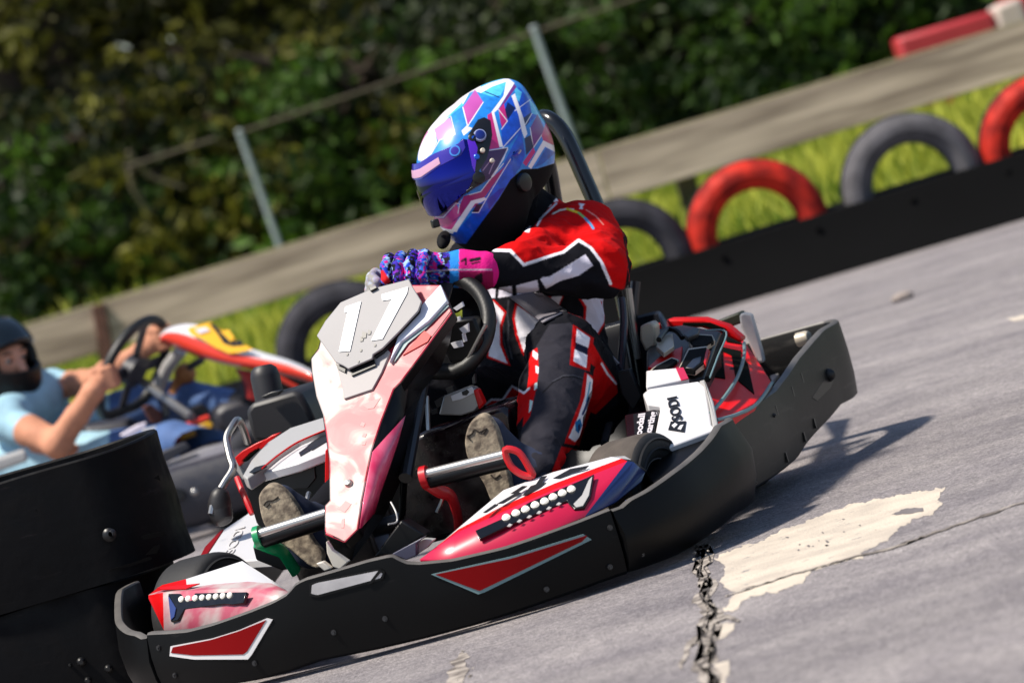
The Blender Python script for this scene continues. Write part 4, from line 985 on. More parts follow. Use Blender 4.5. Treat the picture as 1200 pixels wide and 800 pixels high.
mb = MB(); mb.tube([swc-en*(-.01)*(-1 if en[1] > 0 else 1), W(475, 560, Y=.34)], .014, 10); mb.build('steering_column', mDkMet, KART)
def blk(name, px, Y, thick, m, parent=KART, bevel=.003, P=None, lift=0):
    mb = MB(); facet(mb, px, P or ((0, 1, 0), Y), thick, 0, lift=lift); return mb.build(name, m, parent, bevel=bevel)
mb = MB()
for px, Y in (([(531, 361), (541, 354), (543, 359), (535, 364)], .60), ([(538, 385), (548, 379), (549, 389), (543, 391)], .60), ([(528, 402), (540, 399), (542, 406), (532, 408)], .58), ([(541, 391), (544, 391), (546, 400), (543, 401)], .6), ([(534, 372), (538, 371), (539, 376), (535, 376)], .6)):
    facet(mb, px, ((0, 1, 0), Y), .012)
mb.build('steering_fixing', mat('white_fixing', (214, 212, 218), .4), SW)
blk('dash_box', [(523, 376), (556, 372), (566, 398), (556, 424), (528, 426), (518, 410)], .66, .05, mBlk2, bevel=.006)
mb = MB(); mb.tube([W(569.5, 380, Y=.66), W(558, 402, Y=.66), W(545, 427, Y=.66)], .004, 8); mb.build('steel_edge', mMet, SW)
# fuel tank / front body between the feet
mTank = mat('dark_tank_plastic', (26, 12, 16), .2, coat=.2, rvar=.08)
blk('fuel_tank', [(476, 530), (482, 512), (500, 504), (518, 500), (566, 481), (590, 475), (601, 484), (604, 502), (600, 540), (592, 600), (560, 622), (492, 640), (466, 612), (468, 562)], .62, .22, mTank, bevel=.018)
blk('tank_ridge', [(466, 612), (468, 562), (480, 520), (486, 518), (474, 562), (472, 606)], .605, .02, mBlk2, bevel=.006)
BRK = blk('pedal_bracket', [(514, 486), (520, 464), (548, 453), (556, 455), (563, 474), (556, 482), (540, 487)], .57, .035, mat('cast_grey_metal', (150, 148, 146), .35, metal=.5), bevel=.003)
blk('bracket_face', [(528, 464), (553, 453), (556, 460), (540, 468), (530, 470)], .57, .003, mWht, BRK, .001, lift=.004)
blk('bracket_hole', [(541, 459), (547, 456), (550, 459), (547, 463), (542, 463)], .57, .002, mInk, BRK, .0, lift=.0055)
blk('bracket_cap', [(554, 457), (559, 456), (567, 473), (561, 480)], .565, .03, mRed, BRK, .003)
mb = MB(); mb.tube([W(500, 464, Y=.55), W(502, 504, Y=.53)], .0045, 8); mb.tube([W(497, 470, Y=.56), W(491, 484, Y=.56)], .005, 8); mb.build('tie_rod', mMet, KART)
blk('yellow_tag', [(482, 501), (489, 498), (491, 507), (483, 510)], .55, .008, mat('yellow_tag', (226, 160, 20), .4), bevel=.001)
mb = MB()
for px in ([(509, 470), (520, 463), (524, 470), (512, 478)], [(522, 455), (530, 452), (532, 460), (525, 462)], [(505, 481), (512, 478), (513, 484), (506, 486)], [(553, 443), (556, 438), (557, 449), (554, 450)]): mb = MB(); facet(mb, px, ((0, 1, 0), .6), .015); mb.build('brake_cylinder', mDkMet, KART)
# nose of the fairing: brackets at its foot
blk('nose_bracket', [(438, 652), (470, 609), (499, 627), (484, 636), (466, 650)], .17, .05, mBlk2, bevel=.004)
blk('nose_bracket', [(459, 649), (498, 628), (488, 637), (488, 651), (476, 656)], .10, .02, mat('slate_plastic', (74, 74, 92), .35), bevel=.002)
blk('nose_bracket', [(487, 637), (496, 631), (509, 632), (500, 642), (488, 650)], .12, .02, mGry, bevel=.002)
blk('nose_bracket', [(382, 634), (389, 645), (408, 658), (398, 667), (390, 664), (383, 648)], .09, .02, mat('cream_plastic', (206, 198, 186), .4), bevel=.002)
blk('nose_bracket', [(370, 660), (378, 658), (388, 666), (380, 669)], .085, .02, mat('cream_plastic'), bevel=.002)
mb = MB(); mb.tube(smooth_path([W(458, 588, Y=.2), W(464, 600, Y=.18), W(465, 611, Y=.17), W(455, 614, Y=.15)], 5), .0018, 6); mb.build('cable_tie', mGry, KART)
# ---- pedals
mPad = mat('pedal_bar_steel', (196, 192, 186), .3, metal=.8)
mRedP = mat('red_anodised', (190, 22, 30), .35, coat=.2)
mGrn = mat('green_anodised', (10, 140, 84), .35, coat=.2)
def pedal(a, b, Y, arm, m, loop=None):
    P = bpy.data.objects.new('pedal', None); COL.objects.link(P); P.parent = KART
    A, B = W(*a, Y=Y), W(*b, Y=Y); mb = MB(); mb.tube([A+np.array([0, -.004, .006]), B+np.array([0, -.004, .006])], .0105, 14); bar = mb.build('bar', mPad, P)
    mb = MB(); d = np.array([0, .002, -.008]); mb.tube([A+d, B+d], .0165, 12); mb.build('bar_grip', mBlk2, P)
    mb = MB(); mb.tube([A-(B-A)*.05, A+(B-A)*.03], .024, 12); mb.build('bar_end', m, P)
    mb = MB(); mb.tube(smooth_path([W(x, y, Y=Y+.02*i) for i, (x, y) in enumerate(arm)], 5), .014, 10, flat=.6); mb.build('arm', m, P)
    if loop: mb = MB(); mb.tube(smooth_path([W(x, y, Y=Y-.01) for x, y in loop], 4, closed=True), .0075, 8, closed=True); mb.build('heel_loop', m, P)
    return P
pedal((499, 559), (592, 536), .28, [(500, 566), (514, 575), (527, 580), (533, 592), (537, 610), (537, 632)], mRedP, [(592, 527), (608, 530), (620, 548), (624, 557), (612, 556), (598, 545)])
pedal((304, 629), (384, 604), .26, [(300, 634), (318, 641), (330, 646), (338, 656), (347, 670)], mGrn)
mb = MB(); mb.tube(smooth_path([W(512, 600, Y=.33), W(518, 585, Y=.33), W(516, 575, Y=.33)], 4), .004, 6); mb.build('pedal_spring', mMet, KART)
# ---- left pod (towards the viewer's right): white panel, engine cover
PP = plane3(W(765, 519, Y=.54), W(833, 496, Y=.60), W(790, 450, Y=.80))
SP = bpy.data.objects.new('side_pod', None); COL.objects.link(SP); SP.parent = KART
blk('pod_panel', [(753, 461), (760, 455), (819, 446), (827, 453), (832, 484), (834, 497), (840, 503), (765, 530), (768, 505), (774, 475), (758, 473)], 0, .05, mWht, SP, .004, P=PP)
blk('pod_inlay', [(732, 486), (774, 478), (766, 508), (764, 524), (736, 528)], 0, .03, mat('maroon_black_panel', (30, 12, 18), .25), SP, .002, P=off(PP, -.012))
blk('name_board', [(742, 485), (772, 480), (766, 508), (744, 514)], 0, .004, mInk, SP, .0, P=off(PP, -.006))
blk('pod_skirt', [(736, 548), (764, 521), (836, 495), (848, 500), (806, 566), (768, 585)], 0, .02, mBlk2, SP, .002, P=off(PP, -.012))
blk('pod_box', [(757, 434), (801, 430), (807, 443), (757, 453)], 0, .04, mWht, SP, .003, P=plane3(W(757, 453, Y=.80), W(807, 443, Y=.82), W(780, 430, Y=.90)))
blk('pod_box_end', [(792, 431), (801, 430), (807, 443), (798, 445)], 0, .003, mPnk, SP, .001, P=off(plane3(W(757, 453, Y=.80), W(807, 443, Y=.82), W(780, 430, Y=.90)), .003))
blk('pod_edge', [(819, 446), (826, 444), (836, 470), (842, 500), (835, 500), (831, 476), (826, 453)], 0, .04, mGry, SP, .003, P=off(PP, .004))
def text(body, px0, px1, P, h, m, parent, name='lettering', lift=.003, ext=.0006, shear=0.0):
    """lettering lying on plane P, running from px0 towards px1, capital height h metres"""
    Q = off(P, lift); a, b = W(*px0, P=Q), W(*px1, P=Q); ex = (b-a)/np.linalg.norm(b-a); n = np.asarray(Q[0]); n = n*(1 if n@(w2k(C0)-a) > 0 else -1); ey = np.cross(n, ex)
    cu = bpy.data.curves.new(name, 'FONT'); cu.body = body; cu.size = h/.7; cu.extrude = ext; cu.shear = shear; cu.offset = .0006
    o = bpy.data.objects.new(name, cu); COL.objects.link(o); dg = bpy.context.evaluated_depsgraph_get(); me = bpy.data.meshes.new_from_object(o.evaluated_get(dg)); bpy.data.objects.remove(o)
    co = np.zeros(len(me.vertices)*3); me.vertices.foreach_get('co', co); co = co.reshape(-1, 3); wd = co[:, 0].max()
    k = np.linalg.norm(b-a)/wd; co[:, 0] *= k
    me.vertices.foreach_set('co', (a+co[:, :1]*ex+co[:, 1:2]*ey+co[:, 2:]*n).ravel()); me.materials.clear(); me.materials.append(m); me.update()
    q = bpy.data.objects.new(name, me); COL.objects.link(q); q.parent = parent; return q
blk('logo_mark', [(783, 503), (786, 493.5), (804, 493), (802, 506)], 0, .0015, mInk, SP, 0, P=off(PP, .0022))
mb = MB(); facet(mb, [(787, 498), (791, 495), (794, 497), (790, 501)], off(PP, .0035), .001); facet(mb, [(794, 502), (797, 498), (801, 497), (798, 503)], off(PP, .0035), .001); mb.build('logo_cut', mWht, SP)
text('SODI', (799.5, 491), (793, 464), PP, .021, mInk, SP)
mTxt = mat('pale_lettering', (206, 200, 204), .5)
text('goodall', (751, 514), (756, 484), PP, .014, mTxt, SP, lift=.001); text('karting', (763, 508), (769, 482), PP, .014, mTxt, SP, lift=.001)
ENG = bpy.data.objects.new('engine', None); COL.objects.link(ENG); ENG.parent = KART
PC = plane3(W(839, 489, X=.63), W(900, 455, X=.635), W(855, 388, X=.42))
EC = blk('engine_cover', [(825, 443), (832, 475), (838, 492), (862, 485), (886, 473), (906, 449), (888, 420), (871, 397), (853, 384), (840, 392), (834, 420)], 0, .03, mat('engine_red', (236, 8, 12), .4, spec=.3), ENG, .005, P=PC)
mb = MB()
for px in ([(830, 440), (838, 420), (846, 405), (850, 443)], [(846, 406), (869, 411), (868, 418), (856, 415), (847, 411)], [(857, 414), (868, 418), (876, 424), (884, 461), (866, 446), (862, 440)], [(848, 392), (866, 398), (870, 403), (852, 400)]): facet(mb, px, PC, .002, 0, lift=.0025)
mb.build('black_stripe', mat('black_green_print', (12, 15, 11), .9, spec=.05), EC)
mb = MB(); mb.tube(smooth_path([W(833, 484, P=off(PC, .012)), W(850, 464, P=off(PC, .02)), W(864, 442, P=off(PC, .025)), W(872, 418, P=off(PC, .02)), W(872, 402, P=off(PC, .01))], 6), .0042, 8); mb.build('fuel_hose', mTeal, ENG)
mb = MB(); mb.tube(smooth_path([W(905, 448, P=off(PC, .004)), W(886, 474, P=off(PC, .004)), W(862, 486, P=off(PC, .004)), W(840, 492, P=off(PC, .004))], 5), .004, 8); mb.build('cover_edge', mTeal, ENG)
PE = plane3(W(757, 434, Y=.92), W(824, 440, Y=.90), W(840, 386, Y=1.35))
blk('engine_block', [(757, 436), (805, 443), (826, 443), (840, 400), (846, 388), (800, 380), (770, 385), (758, 410)], 0, .14, mat('engine_black', (16, 15, 17), .4), ENG, .006, P=off(PE, -.01))
mPort = mat('port_black', (6, 6, 7), .8, spec=.1)
mCr = mat('cream_cast_metal', (186, 176, 158), .4, metal=.2)
for px, mm, nm, lf in (([(759, 430), (772, 418), (786, 411), (800, 405), (797, 430), (780, 434)], mRed, 'cowl', .0), ([(762, 433), (769, 427), (787, 418), (796, 421), (782, 432)], mCr, 'port_rim', .006), ([(764.5, 432), (770, 428), (787, 419), (794, 421.5), (781, 432)], mPort, 'port', .0085),
                       ([(795, 431), (806, 408), (829, 405), (826, 426), (815, 434)], mCr, 'port_rim', .010), ([(796.5, 430), (807, 409.5), (828, 406.5), (825, 425), (814.5, 433)], mPort, 'port', .0125), ([(803, 430), (812, 420), (822, 417), (821, 424), (813, 431)], mat('navy_liner_plastic', (30, 34, 48), .4), 'port_liner', .014),  # dark navy inset in the lower part of the port
                       ([(807, 400), (817, 391), (835, 392), (838, 398), (826, 407), (811, 406)], mCr, 'port_rim', .006), ([(808.5, 400), (817.5, 392), (834.5, 393), (836.5, 398), (825, 406), (812, 405)], mPort, 'port', .0085),
                       ([(769, 405), (775, 392), (788, 390), (790, 405), (778, 413)], mCr, 'carburettor', .02), ([(801, 391), (812, 383), (820, 384), (818, 390), (806, 395)], mDkMet, 'throttle_cap', .02), ([(823, 424), (828, 408), (832, 410), (827, 426)], mRed, 'cowl_strip', .012)):
    blk(nm, px, 0, .012, mm, ENG, .002, P=off(PE, lf))
mb = MB(); mb.tube(smooth_path([W(829, 444, P=off(PE, .02)), W(838, 420, P=off(PE, .025)), W(849, 392, P=off(PE, .02))], 5), .007, 10); mb.build('hose', mPort, ENG)
mb = MB(); mb.tube(smooth_path([W(832, 442, P=off(PE, .028)), W(841, 418, P=off(PE, .033)), W(851, 389, P=off(PE, .026)), W(826, 387, P=off(PE, .02))], 5), .002, 8); mb.build('wire', mTeal, ENG)
mb = MB(); mb.tube(smooth_path([W(772, 398, P=off(PE, .03)), W(782, 386, P=off(PE, .03)), W(793, 388, P=off(PE, .03)), W(800, 396, P=off(PE, .02))], 5), .006, 8); mb.build('hose', mBlk2, ENG)
blk('rear_cowl', [(765, 381), (785, 374), (825, 373.5), (852, 382), (870, 397), (868, 402), (848, 392), (822, 384), (790, 384), (768, 389)], 1.45, .05, mRed, ENG, .006)
blk('cowl_stripe', [(800, 378), (832, 378), (850, 385), (848, 390), (826, 382), (800, 383)], 1.445, .006, mat('black_green_print'), ENG, .001)
blk('cast_bracket', [(750, 382), (763, 377), (768, 382), (768, 405), (756, 412), (750, 398)], 1.2, .05, mCr, ENG, .005)
# rear upright, roller, inner floor
RU = blk('rear_upright', [(866, 369), (872, 366), (881, 368), (886, 385), (893, 410), (896, 424), (888, 426), (878, 404), (868, 384)], 1.66, .02, mat('worn_grey_plastic', (190, 188, 186), .4, noise=.25, nscale=12), KART, .005)
blk('rear_crossbar', [(836, 378), (866, 366), (872, 374), (870, 378), (852, 385)], 1.75, .06, mat('olive_black_plastic', (44, 48, 32), .5), KART, .004)
mb = MB(); P_ = ((0, 0, 1), .235); facet(mb, [(893, 422), (924, 416), (912, 438), (905, 446)], P_, .01); mb.build('inner_shelf', mGry, KART, bevel=.003)
c = W(944, 396, X=.62); mb = MB(); mb.lathe(c, (1, -.3, 0), [(0, .01), (.006, .012), (.014, .01), (.017, .002), (.017, -.02), (0, -.02)], 18); mb.build('roller', mCr, KART)
# ---- right pod (viewer's left)
SPR = bpy.data.objects.new('side_pod', None); COL.objects.link(SPR); SPR.parent = KART
blk('pod_face', [(288, 560), (348, 543), (384, 529), (390, 570), (388, 606), (350, 622), (318, 640), (300, 612), (291, 582)], .74, .05, mBlk2, SPR, .004)
blk('face_recess', [(310, 566), (340, 556), (368, 545), (370, 560), (360, 572), (322, 572)], .735, .004, mInk, SPR, .001)
PT = plane3(W(288, 559, Y=.735), W(382, 528, Y=.735), W(340, 502, Y=1.05))
blk('pod_top', [(286, 560), (348, 543), (384, 529), (386, 498), (348, 514), (322, 530), (304, 545)], 0, .02, mWht, SPR, .003, P=PT)
blk('pod_rim', [(284, 557), (294, 539), (312, 519), (340, 501), (378, 489), (388, 487), (388, 500), (348, 517), (324, 533), (305, 549), (289, 560)], 0, .03, mGry, SPR, .004, P=off(PT, .012))
mb = MB(); mb.tube(smooth_path([W(x, y, P=off(PT, .014)) for x, y in ((307, 549), (325, 534), (349, 518), (386, 502))], 5), .0022, 6); mb.build('red_line', mRed, SPR)
mb = MB()
for px in ([(357, 525), (366, 517), (380, 508), (386, 508), (384, 516), (366, 527)], [(350, 530), (357, 525), (364, 527), (352, 534)]): facet(mb, px, PT, .0015, 0, lift=.002)
mb.build('black_print', mInk, SPR)
mb = MB(); facet(mb, [(292, 553), (299, 547), (312, 543.5), (313, 546), (306, 550), (296, 554)], off(PT, .0135), .0015); mb.build('vent_print', mInk, SPR)
for px, mm in (([(275, 536), (284, 528), (300, 519), (312, 514), (306, 522), (286, 540), (280, 547)], mRed), ([(280, 541), (292, 529), (300, 524), (302, 528), (288, 541)], mat('black_green_print')), ([(300, 522), (318, 510), (328, 507), (318, 517), (306, 527)], mRed), ([(274, 540), (279, 543), (288, 560), (284, 562), (275, 548)], mGry)):
    blk('pod_flash', px, 1.0, .02, mm, SPR, .002)
PB = plane3(W(262, 620, Y=.90), W(236, 659, Y=.64), W(340, 648, Y=.56))
blk('lower_panel', [(262, 620), (300, 595), (318, 600), (334, 640), (350, 652), (290, 656), (236, 659)], 0, .02, mWht, SPR, .003, P=PB)
blk('red_edge', [(258, 621), (262, 620), (236, 659), (228, 663), (240, 640)], 0, .02, mRed2, SPR, .002, P=off(PB, .002))
text('SODI', (273, 648), (287, 616), PB, .022, mat('faded_lettering', (198, 197, 199), .5), SPR, lift=.002)
TB = blk('air_box', [(287, 482), (294, 472), (346, 457), (353, 462), (362, 478), (372, 500), (330, 520), (296, 518)], 1.25, .22, mat('soft_black_plastic', (34, 32, 34), .5), KART, .014)
c = W(316, 466, Y=1.36); mb = MB(); mb.lathe(c, (0.05, .1, 1), [(0, .075), (.02, .075), (.03, .066), (.034, .05), (.034, -.05)], 22); mb.build('breather', mat('soft_black_plastic'), TB)
blk('box_cap', [(305, 465), (318, 459), (330, 457), (326, 463), (310, 467)], 1.22, .02, mInk, TB, .002)
mb = MB(); mb.tube(smooth_path([W(290, 518, Y=.96), W(285, 502, Y=.93), W(279, 492, Y=.90), W(272, 500, Y=.87), W(266, 514, Y=.85), W(270, 536, Y=.82), W(273, 549, Y=.80), W(263, 566, Y=.78), W(252, 586, Y=.76), W(248, 602, Y=.75)], 6), .0085, 10); mb.build('pod_bar', mMet, KART)
mb = MB(); mb.tube(smooth_path([W(262, 572, Y=.77), W(258, 582, Y=.77), W(258, 598, Y=.77), W(264, 612, Y=.76)], 4), [.010, .021, .026, .026, .018], 14); mb.build('foam_guard', mat('soft_black_plastic', (34, 32, 34), .5), KART, bevel=.004)
mb = MB(); mb.tube(smooth_path([W(278, 560, Y=.84), W(286, 580, Y=.80), W(296, 602, Y=.78)], 4), .007, 8); mb.build('red_stay', mRedP, KART); mb = MB(); mb.tube(smooth_path([W(300, 590, Y=.8), W(312, 600, Y=.76)], 3), .006, 8); mb.build('red_stay', mRedP, KART)
mb = MB(); mb.tube(smooth_path([W(355, 600, Y=.5), W(360, 585, Y=.52), W(362, 578, Y=.54)], 4), .006, 8); mb.build('pedal_rod', mMet, KART)
blk('frame_plate', [(296, 640), (350, 628), (384, 622), (386, 660), (330, 668), (300, 656)], .48, .02, mBlk2, KART, .003)
blk('red_panel', [(381, 528), (388, 520), (388, 600), (380, 606)], .68, .02, mRed, KART, .002)
# ================================================================== belt-wrapped stacks at the left, in front of the second kart
mBelt = mat('scuffed_black_belt', (9, 8, 10), .55, spec=.15, noise=.3, nscale=7, bump=.3, bscale=30, rvar=.15); scuff(mBelt, (48, 42, 44), .60, .74, (2, 2, 14), 2.6)
BDs = 9.9; sB = FPX/BDs
def stack(z0, z1, xr, label, rr=.20, wob=0.0, top=True):
    xr = xr; xl = -2.2; yc = BDs+rr*.9; t = root('belt_stack', label, 'barrier', Matrix.Translation((xr-rr, yc, z0)))
    o = np.array([xr-rr, yc, z0]); pl = [(xl, yc-rr)]; 
    for x in np.linspace(xl+.05, xr-rr, 16): pl.append((x, yc-rr-.006*math.sin(x*9+wob)))
    for a in np.linspace(-90, 90, 22)[1:]: pl.append((xr-rr+rr*math.cos(R_(a)), yc+rr*math.sin(R_(a))))
    for x in np.linspace(xr-rr, xl, 16)[1:]: pl.append((x, yc+rr))
    c = np.array(pl); cur = Curtain(c); secs = []; w_ = .02
    h = z1-z0
    for i, q in enumerate(np.linspace(0, cur.s[-1], 130)):
        dz = .004*math.sin(q*5+wob)+.003*math.sin(q*13); f = .004*math.sin(q*7+1)
        sec = [(z0, 0), (z0+.2*h, f), (z0+.5*h, .004+f), (z0+.8*h, f), (z1+dz-.004, 0), (z1+dz, -.004), (z1+dz, -w_+.004), (z1+dz-.004, -w_), (z0, -w_)]
        P = []
        for z, of in sec:
            p = np.array([np.interp(q, cur.s, cur.c[:, k]) for k in (0, 1)]); n = np.array([np.interp(q, cur.s, cur.n[:, k]) for k in (0, 1)]); n /= np.hypot(*n); lean = (z-z0)*.02
            P.append(np.array([*(p+n*(of-lean)), z])-o)
        secs.append(np.array(P))
    mb = MB(); mb.loft(secs); mb.build('belt', mBelt, t, ang=40)
    return t, o, yc-rr
t, o, yf = stack(.272, .545, (13-462)/sB+.028, 'upper black belt wrapped stack at the left edge with one round bolt')
def onf(px, py, m, r, kind_='bolt'):
    p = C0+ray(px, py)*((yf-.004-C0[1])/ray(px, py)[1]); mb = MB()
    mb.lathe(p-o, (0, -1, 0), [(0, .006), (r*.5, .006), (r*.8, .003), (r, 0), (r, -.006)], 16); mb.build(kind_, m, t)
onf(130, 625, mDkMet, .011); onf(128, 626.5, mInk, .015, 'washer')
mScr = mat('scuff_gouge', (6, 5, 6), .9, spec=.1)
for px in ([(165, 628), (180, 624), (193, 622), (195, 627), (182, 629), (168, 632)], [(126, 668), (150, 661), (176, 652), (178, 655), (150, 664)], [(180, 560), (186, 556), (188, 563)], [(0, 612), (24, 606), (43, 597), (44, 601), (26, 609), (0, 615)], [(170, 650), (180, 640), (188, 638), (184, 648)]):
    Q = [C0+ray(x, y)*((yf-.0015-C0[1])/ray(x, y)[1])-o for x, y in px]; mb = MB(); mb.prism(Q, (0, .003, 0)); mb.build('gouge', mScr, t)
t2, o2, yf2 = stack(0, .268, (13-462)/sB-.02, 'lower black belt wrapped stack at the left edge with punched holes', wob=2)
o, t, yf = o2, t2, yf2
for px, py, r in ((95, 775, .010), (127, 783, .009), (82, 779, .004), (103, 797, .008)): onf(px, py, mInk, r, 'hole')
# ================================================================== the racing driver
from mathutils.bvhtree import BVHTree
BASE = np.array([.235, 1.15, .10])
DRV = root('person', 'driver in red black white overalls and blue pink helmet steering kart 17', 'person', MK@Matrix.Translation(BASE))
def subdiv(P, F):
    E = np.vstack([F[:, [0, 1]], F[:, [1, 2]], F[:, [2, 3]], F[:, [3, 0]]]); Es = np.sort(E, 1); U, inv = np.unique(Es, axis=0, return_inverse=True); inv = inv.ravel()
    n = len(P); m = len(F); em = (P[U[:, 0]]+P[U[:, 1]])/2; fc = P[F].mean(1); e = inv.reshape(4, m)+n; c = n+len(U)+np.arange(m)
    F2 = np.vstack([np.stack([F[:, 0], e[0], c, e[3]], 1), np.stack([e[0], F[:, 1], e[1], c], 1), np.stack([c, e[1], F[:, 2], e[2]], 1), np.stack([e[3], c, e[2], F[:, 3]], 1)])
    return np.vstack([P, em, fc]), F2
def relax(P, F, it=1, k=.5):
    for _ in range(it):
        S = np.zeros_like(P); n = np.zeros(len(P))
        for i in range(4):
            np.add.at(S, F[:, i], P[F[:, (i+1) % 4]]+P[F[:, (i+3) % 4]]); np.add.at(n, F[:, i], 2)
        P = P*(1-k)+k*S/n[:, None]
    return P
def visible(P, bvh, world=True):
    out = np.zeros(len(P), bool); o = Vector(w2k(C0)) if world else Vector(C0)
    for i, p in enumerate(P):
        d = Vector(p)-o; L = d.length; h = bvh.ray_cast(o, d/L, L-.012)
        out[i] = h[0] is None
    return out
J = dict(shL=W(684, 277, Y=1.19), elL=W(702, 316, Y=.97), wrL=W(566, 318, Y=.80), shR=W(572, 300, Y=1.27), elR=W(505, 352, Y=1.02), wrR=W(452, 334, Y=.80),
         chest=W(622, 318, Y=1.24), belly=W(626, 385, Y=1.20), pel=W(640, 452, Y=1.17), neck=W(618, 262, Y=1.25), head=W(578, 205, Y=1.13),
         hipL=W(676, 476, Y=1.12), knL=W(657, 412, Y=.82), anL=W(630, 550, Y=.43), hipR=W(606, 478, Y=1.12), knR=W(524, 462, Y=.82), anR=W(372, 612, Y=.45))
B = SDF((-.32, .30, .05), (.60, 1.50, 1.02), .005)
B.ell(J['chest'], (.165, .105, .15), k=.04); B.ell(J['belly'], (.150, .115, .15), k=.05); B.ell(J['pel'], (.165, .13, .12), k=.05)
B.cap(J['shR'], J['shL'], .065, .068, k=.05); B.cap(J['chest'], J['belly'], .12, .12, k=.05)
B.cap(J['neck'], J['head'], .068, .06, k=.04); B.ell(J['head'], (.085, .10, .11), k=.03)
B.cap(J['shL'], J['elL'], .072, .056, k=.03); B.cap(J['elL'], J['wrL'], .055, .036, k=.03)
B.cap(W(655, 278, Y=1.12), W(606, 306, Y=.86), .052, .037, k=.035); B.cap(W(714, 322, Y=1.02), W(706, 290, Y=1.12), .040, .05, k=.03)
B.cap(J['shR'], J['elR'], .060, .05, k=.03); B.cap(J['elR'], J['wrR'], .048, .034, k=.025)
B.cap(J['hipL'], J['knL'], .094, .066, k=.035); B.cap(J['knL'], J['anL'], .068, .045, k=.03); B.cap(W(652, 450, Y=.70), W(645, 496, Y=.58), .066, .058, k=.03)
B.ell(W(667, 406, Y=.86), (.055, .05, .05), k=.03); B.cap(W(700, 462, Y=1.08), W(676, 410, Y=.92), .07, .05, k=.04)
B.cap(J['hipR'], J['knR'], .088, .060, k=.035); B.cap(J['knR'], J['anR'], .060, .045, k=.025)
def folds(P):
    a = vnoise(P, 26, 3)*.0018+vnoise(P*np.array([1, 1, 2.2]), 13, 5)*.0028
    a -= .0045*np.clip(1-np.abs(vnoise(P*np.array([1, 1.3, .7]), 15, 12))*2.2, 0, 1)**3+.003*np.clip(1-np.abs(vnoise(P*np.array([.8, 1, 1.4]), 27, 13))*2.4, 0, 1)**3
    for c, r in ((J['elL'], .10), (W(640, 300, Y=1.0), .07), (J['knL'], .09), (J['hipL'], .12), (J['belly'], .14), (W(634, 535, Y=.46), .07), (J['hipR'], .12)):
        d = np.linalg.norm(P-c, axis=1); w_ = np.exp(-(d/r)**2); q = (P-c)@np.array([.55, .45, .7])
        a += w_*.0042*np.sin(q*150+4*vnoise(P, 9, 8))
    return a
B.wrinkle(folds)
P, F = B.mesh(); P = relax(P, F, 1, .4); P, F = subdiv(P, F); P = relax(P, F, 1, .5)
BODY_BVH = BVHTree.FromPolygons([tuple(p) for p in P], [tuple(map(int, f)) for f in F])
N = vnormals(P, F)
a5 = lambda L: [(540+x/5, 220+y/5) for x, y in L]
b5 = lambda L: [(520+x/5, 340+y/5) for x, y in L]
c5 = lambda L: [(520+x/5, 440+y/5) for x, y in L]
RED, WH, BK, WH_SHADE = (196, 14, 16), (232, 228, 236), (22, 22, 27), (214, 208, 222)  # the lavender tone is the suit's white with its shade painted in
GR = (46, 45, 52)
arm = lambda Q: (Q[:, 2] > .42) & (Q[:, 1] < 1.28)
tor = lambda Q: (Q[:, 1] > .98)
leg = lambda Q: (Q[:, 1] < 1.26) & (Q[:, 2] < .62)
